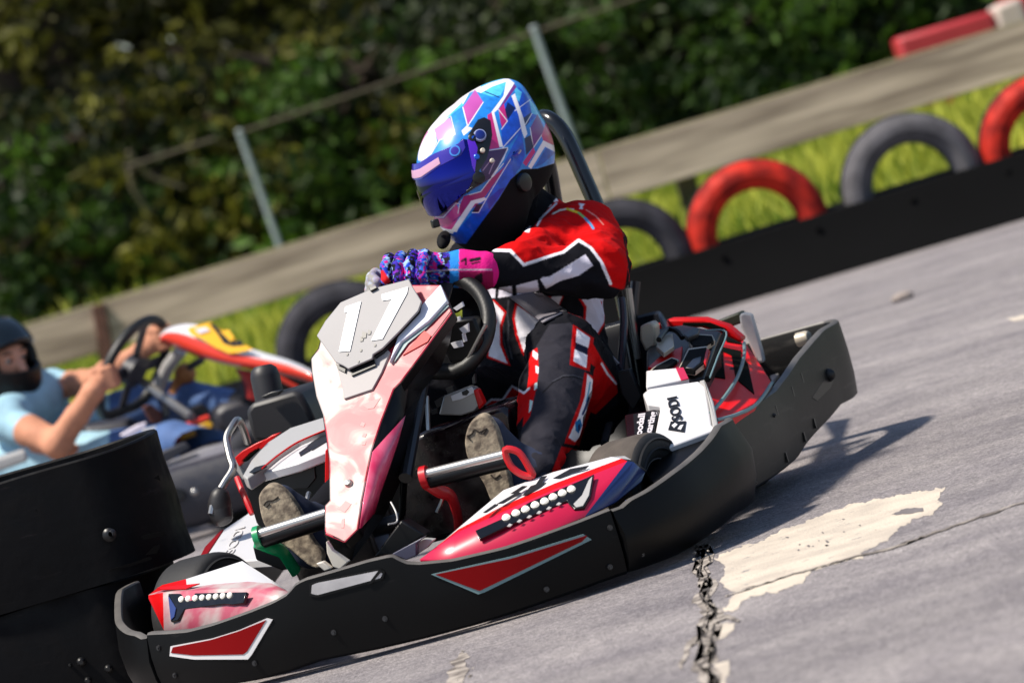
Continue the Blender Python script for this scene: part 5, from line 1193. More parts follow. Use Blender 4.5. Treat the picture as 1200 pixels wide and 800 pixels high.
items = [
 # trunk
 ('p', BK, b5([(-100, -400), (1000, -400), (1000, 700), (-100, 700)]), tor),
 ('p', RED, b5([(225, 35), (290, 50), (368, 125), (342, 205), (342, 315), (392, 445), (252, 395), (262, 300), (302, 180), (282, 120)]), tor),
 ('p', WH, b5([(232, 47), (287, 62), (353, 132), (328, 205), (328, 320), (374, 430), (262, 384), (273, 300), (313, 180), (292, 120)]), tor),
 ('p', RED, b5([(420, 70), (620, 200), (476, 412), (418, 262), (403, 165)]), tor), ('p', WH, b5([(432, 90), (604, 206), (478, 385), (434, 260), (418, 165)]), tor),
 ('p', RED, b5([(545, -20), (730, -20), (668, 108), (600, 60)]), tor), ('p', WH, b5([(556, -10), (612, -10), (598, 52)]), tor), ('p', WH, b5([(622, 64), (652, -10), (714, -10), (668, 96)]), tor),
 ('p', RED, b5([(740, -30), (960, -30), (950, 190), (884, 300), (818, 225), (822, 100)]), tor), ('p', WH_SHADE, b5([(752, -30), (950, -30), (940, 185), (882, 284), (830, 220), (838, 96)]), tor),
 ('l', (60, 60, 66), b5([(380, 60), (372, 140), (380, 200), (376, 300), (400, 400)]), 1.6, tor), ('l', (60, 60, 66), b5([(350, 200), (352, 300), (380, 400)]), 1.0, tor),
 # sleeve
 ('p', BK, a5([(60, 330), (170, 330), (400, 200), (900, 300), (900, 620), (100, 660)]), arm),
 ('p', RED, a5([(165, 345), (200, 365), (285, 365), (370, 447), (520, 398), (600, 372), (690, 302), (770, 360), (830, 450), (872, 575), (960, 600), (980, 450), (930, 180), (830, 60), (690, 30), (560, 70), (490, 150), (430, 225), (300, 280)]), arm),
 ('l', WH, a5([(150, 335), (195, 366), (290, 368), (370, 452), (500, 407), (600, 377), (690, 307), (762, 352), (822, 432), (878, 562)]), 3.4, arm),
 ('p', WH_SHADE, a5([(465, 535), (480, 525), (520, 520), (600, 472), (730, 390), (775, 455), (690, 515), (580, 547), (500, 592)]), arm),
 ('p', WH_SHADE, a5([(325, 572), (448, 540), (458, 602), (330, 637)]), arm), ('p', WH_SHADE, a5([(225, 585), (298, 575), (302, 632), (218, 645)]), arm), ('p', WH_SHADE, a5([(138, 590), (205, 590), (200, 645), (150, 645)]), arm),
 ('l', WH, a5([(448, 220), (470, 180), (505, 145), (560, 92)]), 2.2, arm), ('p', WH, a5([(458, 110), (505, 78), (532, 102), (490, 140)])), ('p', WH, a5([(520, 60), (556, 52), (572, 78), (548, 84)])), ('p', WH, a5([(365, 255), (412, 222), (400, 262)])),
 ('l', (236, 226, 210), a5([(540, 152), (580, 132), (622, 124), (660, 128)]), 2.0, arm), ('l', (232, 206, 60), a5([(622, 124), (690, 146)]), 2.4, arm), ('l', (120, 190, 110), a5([(690, 146), (728, 178)]), 2.4, arm), ('l', (60, 160, 210), a5([(728, 178), (758, 210), (776, 238)]), 2.6, arm),
 ('p', WH, a5([(690, 90), (726, 95), (712, 112), (716, 126), (694, 124), (700, 108)]), arm), ('l', (226, 150, 140), a5([(735, 130), (790, 165), (835, 215)]), 1.0, arm),
 # legs
 ('p', GR, b5([(540, 330), (620, 200), (760, 190), (760, 440), (840, 470), (760, 800), (600, 1100), (380, 1100), (460, 800), (540, 560)]), leg),
 ('l', (18, 18, 22), b5([(580, 600), (640, 540), (700, 508), (760, 505), (820, 525)]), 1.4, leg), ('l', (80, 80, 88), b5([(640, 532), (700, 500), (760, 497), (815, 515)]), .8, leg),
 ('p', RED, b5([(860, 285), (920, 395), (1012, 535), (1020, 600), (890, 725), (845, 705), (880, 470), (838, 430)]), leg), ('l', WH, b5([(925, 430), (960, 490), (1010, 548)]), 2.2, leg),
 ('p', BK, b5([(835, 410), (890, 450), (870, 490), (835, 450)]), leg),
 ('p', RED, b5([(758, 200), (880, 280), (855, 475), (738, 437)]), leg), ('p', WH, b5([(780, 224), (858, 278), (846, 337), (774, 305)]), leg), ('p', (30, 34, 56), b5([(774, 305), (846, 337), (842, 382), (768, 345)]), leg), ('p', WH, b5([(768, 345), (842, 380), (836, 455), (760, 415)]), leg),
 ('p', RED, c5([(825, -20), (890, 10), (880, 130), (860, 210), (805, 370), (790, 420), (705, 400), (740, 300), (798, 150)]), leg), ('p', WH, c5([(842, -10), (874, 25), (866, 110), (850, 160), (795, 360), (770, 388), (732, 362), (788, 240), (828, 120)]), leg),
 ('l', (110, 170, 200), c5([(858, 40), (848, 100), (836, 150)]), 2.0, leg), ('l', (40, 60, 110), c5([(850, 130), (830, 190), (815, 225)]), 2.6, leg), ('p', (30, 110, 170), c5([(770, 270), (800, 250), (812, 290), (790, 340), (772, 320)]), leg), ('p', (30, 40, 90), c5([(785, 290), (800, 280), (798, 320), (788, 325)]), leg),
 ('p', BK, c5([(700, 395), (790, 410), (784, 432), (690, 415)]), leg), ('p', RED, c5([(690, 414), (784, 432), (740, 520), (700, 600), (620, 600)]), leg),
 ('p', RED, b5([(500, 365), (548, 335), (556, 450), (545, 560), (505, 740), (462, 800), (478, 650), (498, 500)]), leg), ('p', WH, b5([(522, 350), (552, 372), (548, 410), (520, 385)]), leg), ('p', WH, b5([(538, 440), (556, 450), (554, 490), (540, 480)]), leg), ('p', (200, 226, 224), b5([(532, 545), (548, 540), (546, 575), (530, 585)]), leg), ('p', (190, 220, 214), b5([(505, 640), (522, 650), (512, 700), (498, 720)]), leg),
 ('p', RED, b5([(240, 690), (280, 640), (345, 645), (400, 565), (470, 605), (505, 560), (480, 720), (420, 800), (330, 800)]), leg), ('l', WH, b5([(245, 668), (280, 640), (345, 642), (400, 562), (470, 602), (500, 575)]), 2.4, leg),
 # collar and chest top stay black
 ('p', BK, [(545, 270), (600, 205), (640, 200), (652, 232), (628, 262), (575, 285)], lambda Q: Q[:, 1] > 1.0),
 ('l', RED, [(624, 228), (640, 216)], 1.4), ('l', RED, [(597, 252), (596, 246)], 2.2)]
C = np.tile(lin(BK), (len(P), 1)); Cp = paint(P, N, BK, items)
# plain colours first for what the photograph does not show, the traced panels where it does
C[(P[:, 1] > 1.15) & (P[:, 2] > .55)] = lin(BK); C[(N[:, 2] > .15) & (P[:, 2] > .50) & (P[:, 0] < .0) & (P[:, 1] < 1.15)] = lin(RED)
cand = np.where((np.abs(Cp-lin(BK)).sum(1) > 1e-6))[0]; vis = visible(P[cand], BODY_BVH); C[cand[vis]] = Cp[cand[vis]]
bk = (N[:, 1] > .1) & (P[:, 2] > .52) & (P[:, 0] > .33); C[bk] = lin(RED)
mSuit = mat('suit_fabric', attr='Col', rough=.9, bump=.45, bscale=48, spec=.08)
SUIT = mesh_np('body', P-BASE, F, mSuit, DRV); set_col(SUIT, C)

# ---- belts
def conform(pxs, offs, bvh=BODY_BVH, Yd=1.15):
    o = Vector(w2k(C0)); out = []
    for x, y in pxs:
        d = Vector(ray(x, y)@KR).normalized(); h = bvh.ray_cast(o, d)
        p = np.array(h[0]) if h[0] is not None else W(x, y, Y=Yd)
        out.append(p-np.array(d)*offs)
    return np.array(out)
def belt(name, e0, e1, m, parent, t=.003, n=22, Yd=1.15, offs=.006):
    q = np.linspace(0, 1, n); A = np.array([np.interp(q, np.linspace(0, 1, len(e0)), [p[k] for p in e0]) for k in (0, 1)]).T; Bq = np.array([np.interp(q, np.linspace(0, 1, len(e1)), [p[k] for p in e1]) for k in (0, 1)]).T
    rows = []
    for s_ in np.linspace(0, 1, 6): rows.append(conform(A*(1-s_)+Bq*s_, offs, Yd=Yd))
    R = np.array(rows)
    for _ in range(3): R[:, 1:-1] = (R[:, :-2]+R[:, 1:-1]*2+R[:, 2:])/4
    mb = MB(); strip_surface(mb, [list(r) for r in R], lambda i, j: 0); return mb.build(name, m, parent, solid=t)
mBelt_ = mat('grey_webbing', (112, 108, 116), .6, bump=.3, bscale=300)
belt('seat_belt', [(596, 348), (622, 368), (636, 379)], [(632, 341), (650, 353), (664, 365)], mBelt_, KART, offs=.010)
mb = MB(); facet(mb, [(704, 400), (712, 412), (725, 426), (716, 432), (706, 424)], ((0, 1, 0), 1.02), .012); mb.build('belt_strap', mBelt_, KART)
mb = MB(); facet(mb, [(722, 436), (738, 432), (752, 464), (742, 482), (728, 462)], ((0, 1, 0), 1.0), .02); mb.build('belt_anchor', mat('black_webbing', (20, 20, 24), .6), KART, bevel=.003)

# ---- helmet
HC = W(571, 194, Y=1.10); yaw, pit, rol = R_(58), R_(27), R_(5)
fw_w = np.array([-math.sin(yaw), -math.cos(yaw), 0]); lf_w = np.array([math.cos(yaw), -math.sin(yaw), 0]); up_w = np.array([0, 0, 1.0])
f2 = fw_w*math.cos(pit)-up_w*math.sin(pit); u2 = fw_w*math.sin(pit)+up_w*math.cos(pit); l2 = lf_w*math.cos(rol)+u2*math.sin(rol); u2 = np.cross(f2, l2); 
HR = np.stack([f2, l2, u2], 1)@np.eye(3); HRk = KR.T@HR           # helmet axes in kart coordinates
PROF = [(-180, .162), (-160, .158), (-142, .152), (-125, .142), (-108, .128), (-92, .122), (-78, .138), (-66, .168), (-56, .190), (-46, .196), (-36, .193), (-26, .187), (-15, .177), (0, .164), (20, .158), (45, .155), (70, .150), (90, .147), (110, .152), (126, .168), (138, .184), (148, .199), (156, .199), (164, .183), (172, .171), (180, .162)]
pa, pr = np.array(PROF).T
def hsurf(th, ps, grow=0.0):
    """th: angle in the mid plane (0 forward, 90 up); ps: -90..90 towards the left"""
    r = np.interp((th+180) % 360-180, pa, pr)+grow; c = np.cos(np.radians(ps)); s_ = np.sin(np.radians(ps)); e = .86
    cc = np.abs(c)**e; ss = np.sign(s_)*np.abs(s_)**e; t = np.radians(th); b = .126-.016*np.clip(-np.sin(t), 0, 1)
    return np.stack([r*np.cos(t)*cc, (b+grow)*ss, r*np.sin(t)*cc], -1)
def h2k(p): return np.asarray(p)@HRk.T+HC
def hgrid(t0, t1, p0, p1, nt, npz, grow=0.0, wrap=False):
    th = np.linspace(t0, t1, nt); ps = np.linspace(p0, p1, npz); T, S = np.meshgrid(th, ps, indexing='ij'); V = hsurf(T, S, grow).reshape(-1, 3)
    i = np.arange(nt-1)[:, None]*npz+np.arange(npz-1)[None]; F_ = np.stack([i, i+npz, i+npz+1, i+1], -1).reshape(-1, 4); return V, F_, T.ravel(), S.ravel()
Vh, Fh, Th, Sh = hgrid(-180, 180, -89.5, 89.5, 840, 500)
# smooth the profile a little so no facets show
G = Vh.reshape(840, 500, 3)[:-1]; Gp = np.concatenate([G[-8:], G, G[:8]], 0); G = sum(Gp[i:i+839] for i in range(17))/17; Vh = np.concatenate([G, G[:1]], 0).reshape(-1, 3)
h1 = lambda L: [(470+x/6, 80+y/6) for x, y in L]
h2 = lambda L: [(470+x/6, 180+y/6) for x, y in L]
CY_, BL, DB, NV, PK, LP, MG, PU, DP, HW = (80, 190, 236), (34, 132, 220), (22, 82, 205), (12, 28, 84), (196, 40, 122), (224, 140, 190), (166, 28, 106), (112, 44, 130), (62, 22, 84), (240, 236, 242)
hit = [('p', BL, h1([(-200, -200), (1400, -200), (1400, 1600), (-200, 1600)])),
 ('p', (176, 168, 196), h1([(60, 700), (90, 560), (200, 560), (170, 680)])), ('p', HW, h1([(60, 640), (90, 400), (190, 300), (300, 200), (420, 120), (620, 60), (600, 130), (530, 150), (480, 175), (430, 265), (350, 330), (300, 380), (240, 430), (250, 520), (205, 610), (150, 650)])),
 ('p', CY_, h1([(560, 110), (700, 40), (770, 60), (700, 190), (640, 200), (560, 175)])), ('p', HW, h1([(480, 170), (540, 145), (620, 105), (740, 70), (755, 90), (640, 130), (560, 175), (520, 160)])),
 ('p', PK, h1([(240, 340), (268, 322), (264, 370), (234, 380)])), ('p', CY_, h1([(300, 350), (420, 230), (440, 260), (330, 345)])), ('p', HW, h1([(300, 340), (410, 225), (425, 245), (320, 345)])),
 ('p', (178, 74, 158), h1([(434, 275), (520, 150), (578, 240), (468, 408)])), ('l', HW, h1([(434, 275), (468, 408), (578, 240)]), 1.0),
 ('p', (30, 130, 214), h1([(352, 330), (430, 268), (448, 372), (380, 460)])), ('p', LP, h1([(232, 430), (342, 350), (374, 455), (262, 515)])), ('p', (44, 142, 212), h1([(210, 610), (280, 500), (385, 470), (340, 555)])), ('l', (220, 200, 214), h1([(210, 605), (270, 505), (380, 465), (350, 340)]), 1.0),
 ('p', HW, h1([(425, 440), (468, 398), (505, 420), (440, 475)])), ('p', (30, 124, 214), h1([(470, 412), (580, 240), (690, 195), (640, 312), (560, 360), (505, 422)])), ('l', (20, 30, 90), h1([(590, 165), (690, 205)]), 1.2),
 ('p', DB, h1([(690, 300), (830, 130), (900, 220), (1010, 330), (1010, 400), (960, 330), (860, 420), (760, 540), (715, 552)])), ('p', CY_, h1([(800, 130), (850, 170), (830, 240), (800, 200)])), ('p', CY_, h1([(900, 220), (1000, 310), (1012, 400), (960, 330), (920, 320)])),
 ('p', NV, h1([(725, 305), (750, 240), (805, 280), (752, 362)])), ('p', NV, h1([(860, 350), (915, 310), (900, 380), (865, 420)])), ('l', HW, h1([(800, 300), (910, 220)]), .8), ('l', HW, h1([(860, 420), (920, 320)]), .8),
 ('p', PU, h1([(795, 110), (812, 132), (706, 280), (686, 290)])), ('p', PK, h1([(686, 292), (722, 248), (748, 370), (712, 422), (700, 380)])), ('l', HW, h1([(686, 292), (748, 372), (705, 430)]), .9), ('p', PK, h1([(608, 330), (640, 308), (694, 560), (618, 572)])),
 ('p', HW, h1([(745, 62), (798, 105), (680, 292), (655, 312), (718, 552), (692, 556), (636, 308), (720, 195)])), ('p', HW, h1([(776, 195), (800, 178), (860, 350), (888, 462), (868, 495), (848, 440), (826, 330)])),
 ('p', PU, h1([(908, 420), (960, 322), (1004, 420), (992, 475), (930, 565)])), ('l', HW, h1([(908, 420), (930, 560), (1000, 455)]), .9), ('p', PK, h1([(1020, 375), (1120, 560), (1000, 512), (988, 475)])),
 ('p', (10, 40, 84), h1([(868, 492), (912, 470), (932, 555), (880, 610)])), ('p', DB, h1([(735, 640), (845, 428), (872, 610), (835, 705), (690, 820), (660, 820)])), ('l', HW, h1([(715, 560), (840, 420)]), 1.0), ('l', HW, h1([(640, 780), (750, 570)]), .9),
 ('p', PK, h1([(856, 665), (930, 556), (944, 590), (880, 690)])), ('p', HW, h1([(1000, 508), (1095, 555), (1085, 590), (1012, 552), (915, 708), (893, 692)])), ('p', (18, 84, 176), h1([(936, 700), (1018, 560), (1085, 595), (1000, 670)])),
 ('l', (214, 206, 170), h1([(760, 690), (840, 580)]), 2.0), ('l', DB, h1([(762, 680), (838, 578)]), .7),
 ('p', DP, h1([(570, 620), (620, 575), (752, 556), (640, 770), (590, 800), (560, 720)])), ('l', (190, 150, 190), h1([(575, 720), (620, 660), (660, 650), (640, 690), (600, 790)]), .9), ('l', HW, h1([(610, 580), (750, 558), (720, 640), (625, 780), (600, 790)]), .8),
 ('p', DP, h2([(100, 480), (300, 330), (470, 220), (600, 120), (640, 170), (440, 290), (390, 360), (240, 520)])), ('l', (200, 180, 220), h2([(245, 440), (330, 370), (450, 260)]), .8), ('l', (200, 180, 220), h2([(250, 462), (400, 350), (470, 290)]), .7),
 ('p', MG, h2([(440, 300), (560, 270), (640, 170), (730, 90), (610, 300), (430, 440), (380, 440)])), ('l', HW, h2([(480, 290), (560, 268), (620, 190), (720, 70)]), .9), ('p', (120, 60, 170), h2([(262, 455), (330, 370), (390, 340), (290, 500)])), ('p', (14, 14, 30), h2([(262, 430), (320, 385), (330, 400), (270, 450)])),
 ('p', (210, 70, 146), h2([(250, 520), (390, 355), (420, 425), (350, 545), (325, 590)])), ('l', HW, h2([(250, 500), (385, 350), (412, 352), (400, 420)]), .9), ('p', PU, h2([(345, 490), (420, 430), (410, 445), (380, 470)])),
 ('p', DB, h2([(320, 575), (390, 545), (520, 400), (724, 115), (760, -10), (872, 10), (806, 145), (690, 315), (560, 490), (440, 660), (370, 640)])), ('p', (40, 30, 170), h2([(600, 330), (690, 250), (730, 240), (680, 315), (620, 390)])),
 ('p', HW, h2([(345, 548), (492, 332), (585, 308), (604, 318), (560, 345), (520, 352), (400, 530), (392, 552)])), ('p', (14, 22, 50), h2([(498, 412), (530, 358), (575, 352), (545, 412)])), ('l', HW, h2([(500, 415), (545, 415), (640, 250), (770, 40)]), .9),
 ('p', (16, 15, 18), h2([(430, 670), (560, 490), (690, 312), (770, 180), (850, 110), (960, 105), (1100, 60), (1100, 300), (800, 700), (500, 800)])),
 ('p', (16, 15, 18), h1([(490, 440), (540, 362), (585, 345), (630, 368), (642, 470), (622, 570), (600, 640), (540, 740), (515, 730), (530, 560), (470, 470)]))]
pk_ = h2k(Vh*np.array([1, 1, 1])); q_ = proj(k2w(h2k(np.stack([Vh[:, 0], np.abs(Vh[:, 1]), Vh[:, 2]], 1))))
Ch = 0
for ox, oy in ((-.35, -.15), (.15, -.35), (.35, .15), (-.15, .35)):
    c_ = np.tile(lin(BL), (len(Vh), 1)); x_, y_ = q_[:, 0]+ox, q_[:, 1]+oy
    for it in hit:
        m_ = inpoly(x_, y_, it[2]) if it[0] == 'p' else nearline(x_, y_, it[2], it[3]); c_[m_] = lin(it[1])
    Ch = Ch+c_/4
under = (Vh[:, 2] < -.095) & (Th < -60) & (Th > -150); Ch[under & (Th < -75)] = lin((16, 15, 18))
tone = 1+.22*vnoise(Vh, 90, 2)[:, None]+.12*vnoise(Vh, 220, 6)[:, None]; blue = (Ch[:, 2] > Ch[:, 0]*2)[:, None]; Ch = np.where(blue, np.clip(Ch*tone, 0, 1), Ch)
mHel = mat('helmet_gloss_paint', attr='Col', rough=.3, coat=.35)
drk = ((Ch.max(1) < .012) & ((Th < -18) | (Th > 160)))[Fh].all(1)
HEL = mesh_np('helmet', pk_-BASE, Fh[:, ::-1], [mHel, mat('helmet_lining', (12, 11, 13), .8, spec=.2)], DRV, midx=drk.astype(int)); set_col(HEL, Ch)
def hpatch(name, poly, m, grow, thick, t0=-40, t1=60, p0=-80, p1=88, parent=None, nt=560, npz=760, mirror=True, side=None):
    V, F_, T, S = hgrid(t0, t1, p0, p1, nt, npz, grow); U = np.stack([V[:, 0], np.abs(V[:, 1]) if mirror else V[:, 1], V[:, 2]], 1); q = proj(k2w(h2k(U)))
    ok = inpoly(q[:, 0], q[:, 1], poly)&((V[:, 1]*side > 0) if side else True); F_ = F_[ok[F_].all(1)]
    if len(F_) == 0: print('empty patch', name); return None
    u, inv = np.unique(F_, return_inverse=True); o = mesh_np(name, h2k(V[u])-BASE, inv.reshape(-1, 4)[:, ::-1], m, parent or HEL); s_ = o.modifiers.new('solid', 'SOLIDIFY'); s_.thickness = thick; s_.offset = -1
    return o
mVis = mat('mirror_visor', (40, 46, 140), .05, metal=1.0)
mVis.node_tree.nodes['Principled BSDF'].inputs['Thin Film Thickness'].default_value = 330
nt_ = mVis.node_tree; tc_ = nt_.nodes.new('ShaderNodeTexCoord'); sp_ = nt_.nodes.new('ShaderNodeSeparateXYZ'); mr_ = nt_.nodes.new('ShaderNodeMapRange'); nt_.links.new(tc_.outputs['Object'], sp_.inputs[0]); nt_.links.new(sp_.outputs['X'], mr_.inputs['Value'])
mr_.inputs['From Min'].default_value = -.18; mr_.inputs['From Max'].default_value = 0.0; mr_.inputs['To Min'].default_value = 520; mr_.inputs['To Max'].default_value = 300; nt_.links.new(mr_.outputs['Result'], nt_.nodes['Principled BSDF'].inputs['Thin Film Thickness'])
mVis.node_tree.nodes['Principled BSDF'].inputs['Thin Film IOR'].default_value = 1.9
vis_poly = h1([(20, 760), (90, 690), (230, 600), (400, 530), (450, 470), (480, 520), (525, 740), (470, 860), (330, 980), (215, 1090), (150, 1090), (60, 900)])
VIS = hpatch('visor', vis_poly, mVis, .0075, .003)
hpatch('visor_strip', h1([(20, 740), (90, 690), (230, 600), (400, 530), (440, 490), (452, 560), (420, 612), (265, 692), (115, 800), (40, 830)]), mat('violet_strip', (52, 40, 150), .2, coat=.4), .009, .0015, parent=VIS)
hpatch('visor_sticker', h1([(60, 770), (100, 725), (262, 625), (276, 672), (112, 785), (70, 810)]), mat('pale_sticker', (196, 150, 178), .4), .0102, .0012, parent=VIS)
for sd_ in (1, -1): hpatch('visor_arm', h1([(455, 450), (490, 440), (540, 560), (520, 735), (500, 690)]), mat('violet_arm', (84, 30, 190), .2, coat=.4), .0102, .0012, parent=VIS, side=sd_)
def hdisc(px, py, r, m, name, parent, h=.003, grow=.004):
    V, F_, T, S = hgrid(-75, 70, 5, 88, 300, 160, grow); q = proj(k2w(h2k(V))); i = np.argmin(np.hypot(q[:, 0]-px, q[:, 1]-py)+1e3*(0)); p = h2k(V[i]); e = 1e-2
    t_, s_ = T[i], S[i]; n = np.cross(h2k(hsurf(np.array(t_+1), np.array(s_), grow))-p, h2k(hsurf(np.array(t_), np.array(s_+1), grow))-p); n /= np.linalg.norm(n); n = n if n@(p-HC) > 0 else -n
    mb = MB(); mb.lathe(p-BASE, n, [(0, h), (r*.7, h), (r*.95, h*.7), (r, 0), (r, -.004)], 20); return mb.build(name, m, parent)
mHB = mat('helmet_black_fitting', (14, 14, 15), .35); mBlueS = mat('blue_screw', (30, 90, 200), .3, metal=.3); mCrm = mat('cream_screw', (206, 196, 180), .4)
for px, py, r, m_, nm in ((567, 146, .014, mat('pale_ring', (150, 160, 200), .3), 'pivot_ring'), (567, 146, .0118, mat('navy_pivot', (20, 40, 120), .3), 'pivot_cap'), (554, 161.5, .0095, mHB, 'visor_knob'), (555, 162, .006, mBlueS, 'screw'), (559, 184, .0065, mBlueS, 'screw'), (566, 176.5, .0055, mCrm, 'screw'), (577, 188, .005, mCrm, 'screw'), (561, 209, .014, mHB, 'visor_tab'), (561, 212, .005, mCrm, 'screw')):
    hdisc(px, py, r, m_, nm, HEL, h=.006 if nm == 'visor_tab' else .004 if nm != 'pivot_cap' else .005, grow=.008)
hdisc(533, 177, .0125, mat('pale_blue_badge', (60, 130, 210), .3), 'badge', VIS, h=.001, grow=.0105)
hdisc(533, 177, .0095, mat('violet_strip'), 'badge_core', VIS, h=.0016, grow=.0105)
hdisc(614, 214, .021, mHB, 'side_vent', HEL, h=.008)
hpatch('visor_latch', h2([(455, 265), (500, 230), (520, 150), (560, 135), (590, 160), (570, 200), (500, 250), (465, 282)]), mHB, .011, .008, side=1)
mb = MB(); mb.box(W(510, 262, Y=.97)-BASE, (.016, .03, .018), rotz(.4)); mb.build('chin_clip', mHB, HEL, bevel=.003)
mb = MB(); mb.ball(W(520, 281, Y=1.0)-BASE, (.015, .035, .014), rotx(.4), nu=16, nv=10); mb.build('chin_pad', mat('helmet_lining'), HEL)

# ---- gloves
PAL = [lin(c) for c in ((24, 60, 190), (60, 40, 170), (206, 30, 130), (14, 14, 22), (30, 110, 205), (14, 14, 24), (120, 40, 170), (150, 180, 225), (20, 24, 60))]
def glove(name, chains, palm, cuff=None, seed=1):
    allp = np.array([p for c in chains for p in c[0]]+[p for c in palm for p in c[0]]+([p for p in cuff[0]] if cuff else [])); G_ = SDF(allp.min(0)-.06, allp.max(0)+.06, .0022)
    for pts, rad, k in palm: G_.chain(pts, rad, k)
    for pts, rad in chains:
        S2 = SDF(G_.lo, G_.lo+(np.array(G_.n)-1)*G_.h-1e-9, G_.h); S2.chain(pts, rad, .004); k = .003
        x = np.clip(.5+.5*(G_.D-S2.D[:G_.n[0], :G_.n[1], :G_.n[2]])/k, 0, 1); d2 = S2.D[:G_.n[0], :G_.n[1], :G_.n[2]]; G_.D = G_.D*(1-x)+d2*x-k*x*(1-x)
    if cuff: G_.chain(cuff[0], cuff[1], .012)
    G_.wrinkle(lambda Q: vnoise(Q, 70, seed)*.0009)
    P_, F_ = G_.mesh(); N_ = vnormals(P_, F_)
    cell = np.floor(P_/.0105+1.1*np.stack([vnoise(P_, 120, 3), vnoise(P_, 120, 4), vnoise(P_, 120, 5)], 1)).astype(int); hsh = (cell[:, 0]*7349+cell[:, 1]*9151+cell[:, 2]*6257) % len(PAL)
    return P_, F_, N_, np.array(PAL)[hsh]
ch = []
for i in range(4):
    x = 456+i*14.0; dy = -2.2*i
    a = W(x+8, 311+dy*.6, Y=.765); b_ = W(x, 301+dy*.5+abs(i-2)*1.2, Y=.735); c_ = W(x-4, 312+dy*.3, Y=.690); d_ = W(x-3, 328+dy*.4, Y=.672); e_ = W(x+1, 336+dy*.4, Y=.695)
    L = [1, .96, .94, .86][i]; ch.append(([a, b_, c_, c_+(d_-c_)*L, d_+(e_-d_)*L], [.0128, .0126, .0122, .0114, .0102]))
ch.append(([W(515, 322, Y=.80), W(498, 332, Y=.79), W(478, 334, Y=.765), W(466, 333, Y=.745)], [.017, .015, .0135, .0115]))
palm = [([W(522, 312, Y=.785), W(494, 309, Y=.775), W(470, 311, Y=.77)], [.026, .025, .022], .02), ([W(520, 322, Y=.79), W(494, 322, Y=.785)], [.022, .02], .02)]
P_, F_, N_, C_ = glove('glove', ch, palm, ([W(518, 315, Y=.785), W(540, 315, Y=.79), W(566, 317, Y=.80)], [.030, .0385, .0415]))
x_ = proj(k2w(P_)); cuffm = x_[:, 0] > 536; C_[cuffm] = lin((220, 24, 130)); C_[(x_[:, 0] > 530) & (x_[:, 0] < 542) & ~cuffm] = lin((40, 140, 210)); C_[(x_[:, 0] > 527) & (x_[:, 0] < 538)] = lin((36, 130, 214))
C_ = paint(P_, N_, C_, [('l', (14, 12, 20), [(541, 306), (546, 303), (546, 310)], 2.5), ('l', (14, 12, 20), [(552, 305), (562, 303)], 4), ('l', (14, 12, 20), [(553, 309), (562, 307)], 2), ('l', (190, 170, 190), [(500, 318), (530, 316), (576, 316)], 1.6), ('p', (150, 16, 76), [(538, 318), (578, 318), (578, 342), (538, 342)]), ('p', (30, 10, 24), [(556, 324), (565, 319), (566, 330), (558, 337)]), ('p', (200, 20, 30), [(444, 318), (449, 316), (458, 330), (452, 334), (446, 328)])])
mGlv = mat('glove_fabric', attr='Col', rough=.8, bump=.3, bscale=200, spec=.2)
o = mesh_np('glove', P_-BASE, F_, mGlv, DRV); set_col(o, C_)
# the other hand on the far side of the rim
ch = []
for i in range(4):
    a = W(450-i*.5, 322+i*7.5, Y=.775); b_ = W(440-i, 321+i*7.5, Y=.745); c_ = W(436-i, 325+i*7.5, Y=.70); d_ = W(442-i, 330+i*7.5, Y=.675); ch.append(([a, b_, c_, d_], [.0125, .0125, .012, .0105]))
ch.append(([W(462, 335, Y=.80), W(452, 330, Y=.76), W(446, 322, Y=.735)], [.015, .013, .011]))
P_, F_, N_, C_ = glove('glove', ch, [([W(466, 338, Y=.80), W(454, 334, Y=.785)], [.028, .026], .02), ([W(458, 345, Y=.79), W(450, 346, Y=.78)], [.022, .02], .02)], ([W(460, 338, Y=.80), W(474, 342, Y=.84)], [.03, .036]), 4)
x_ = proj(k2w(P_)); C_[x_[:, 0] < 447] = C_[x_[:, 0] < 447]*.3+lin((170, 166, 160))*.7
o = mesh_np('glove', P_-BASE, F_, mGlv, DRV); set_col(o, C_)

# ---- shoes: pale worn sole towards the camera, navy upper behind it
mSole = mat('worn_shoe_sole', (152, 138, 118), .85, rgb2=(96, 84, 72), nscale=55, bump=.5, bscale=110)
mUp = mat('navy_suede', (34, 42, 66), .8, noise=.2, nscale=60)
def shoe(px, Y0, Y1, ank, upper, crack):
    S_ = bpy.data.objects.new('shoe', None); COL.objects.link(S_); S_.parent = DRV
    a, b_ = np.array(px[0]), np.array(px[1])
    ys = np.array([p[1] for p in px[2]]); Pn = plane3(W(a[0], a[1], Y=Y0), W(b_[0], b_[1], Y=Y1), W(a[0]+20, a[1]-6, Y=Y0))
    poly = smooth_path([W(x, y, P=Pn)-BASE for x, y in px[2]], 4, closed=True)
    mb = MB(); mb.prism(poly, np.array([.002, .022, .004])); so_ = mb.build('sole', mSole, S_, bevel=.004)
    G_ = SDF(poly.min(0)-.06+BASE, poly.max(0)+.16+BASE, .006)
    for p, r in upper: G_.chain(p, r, .03)
    P_, F_ = G_.mesh(); mesh_np('upper', P_-BASE, F_, mUp, S_)
    for c in crack: mb = MB(); mb.tube(smooth_path([W(x, y, P=off(Pn, .001))-BASE for x, y in c], 3), .0016, 6); mb.build('sole_cut', mat('sole_cut_dark', (46, 38, 32), .9), so_)
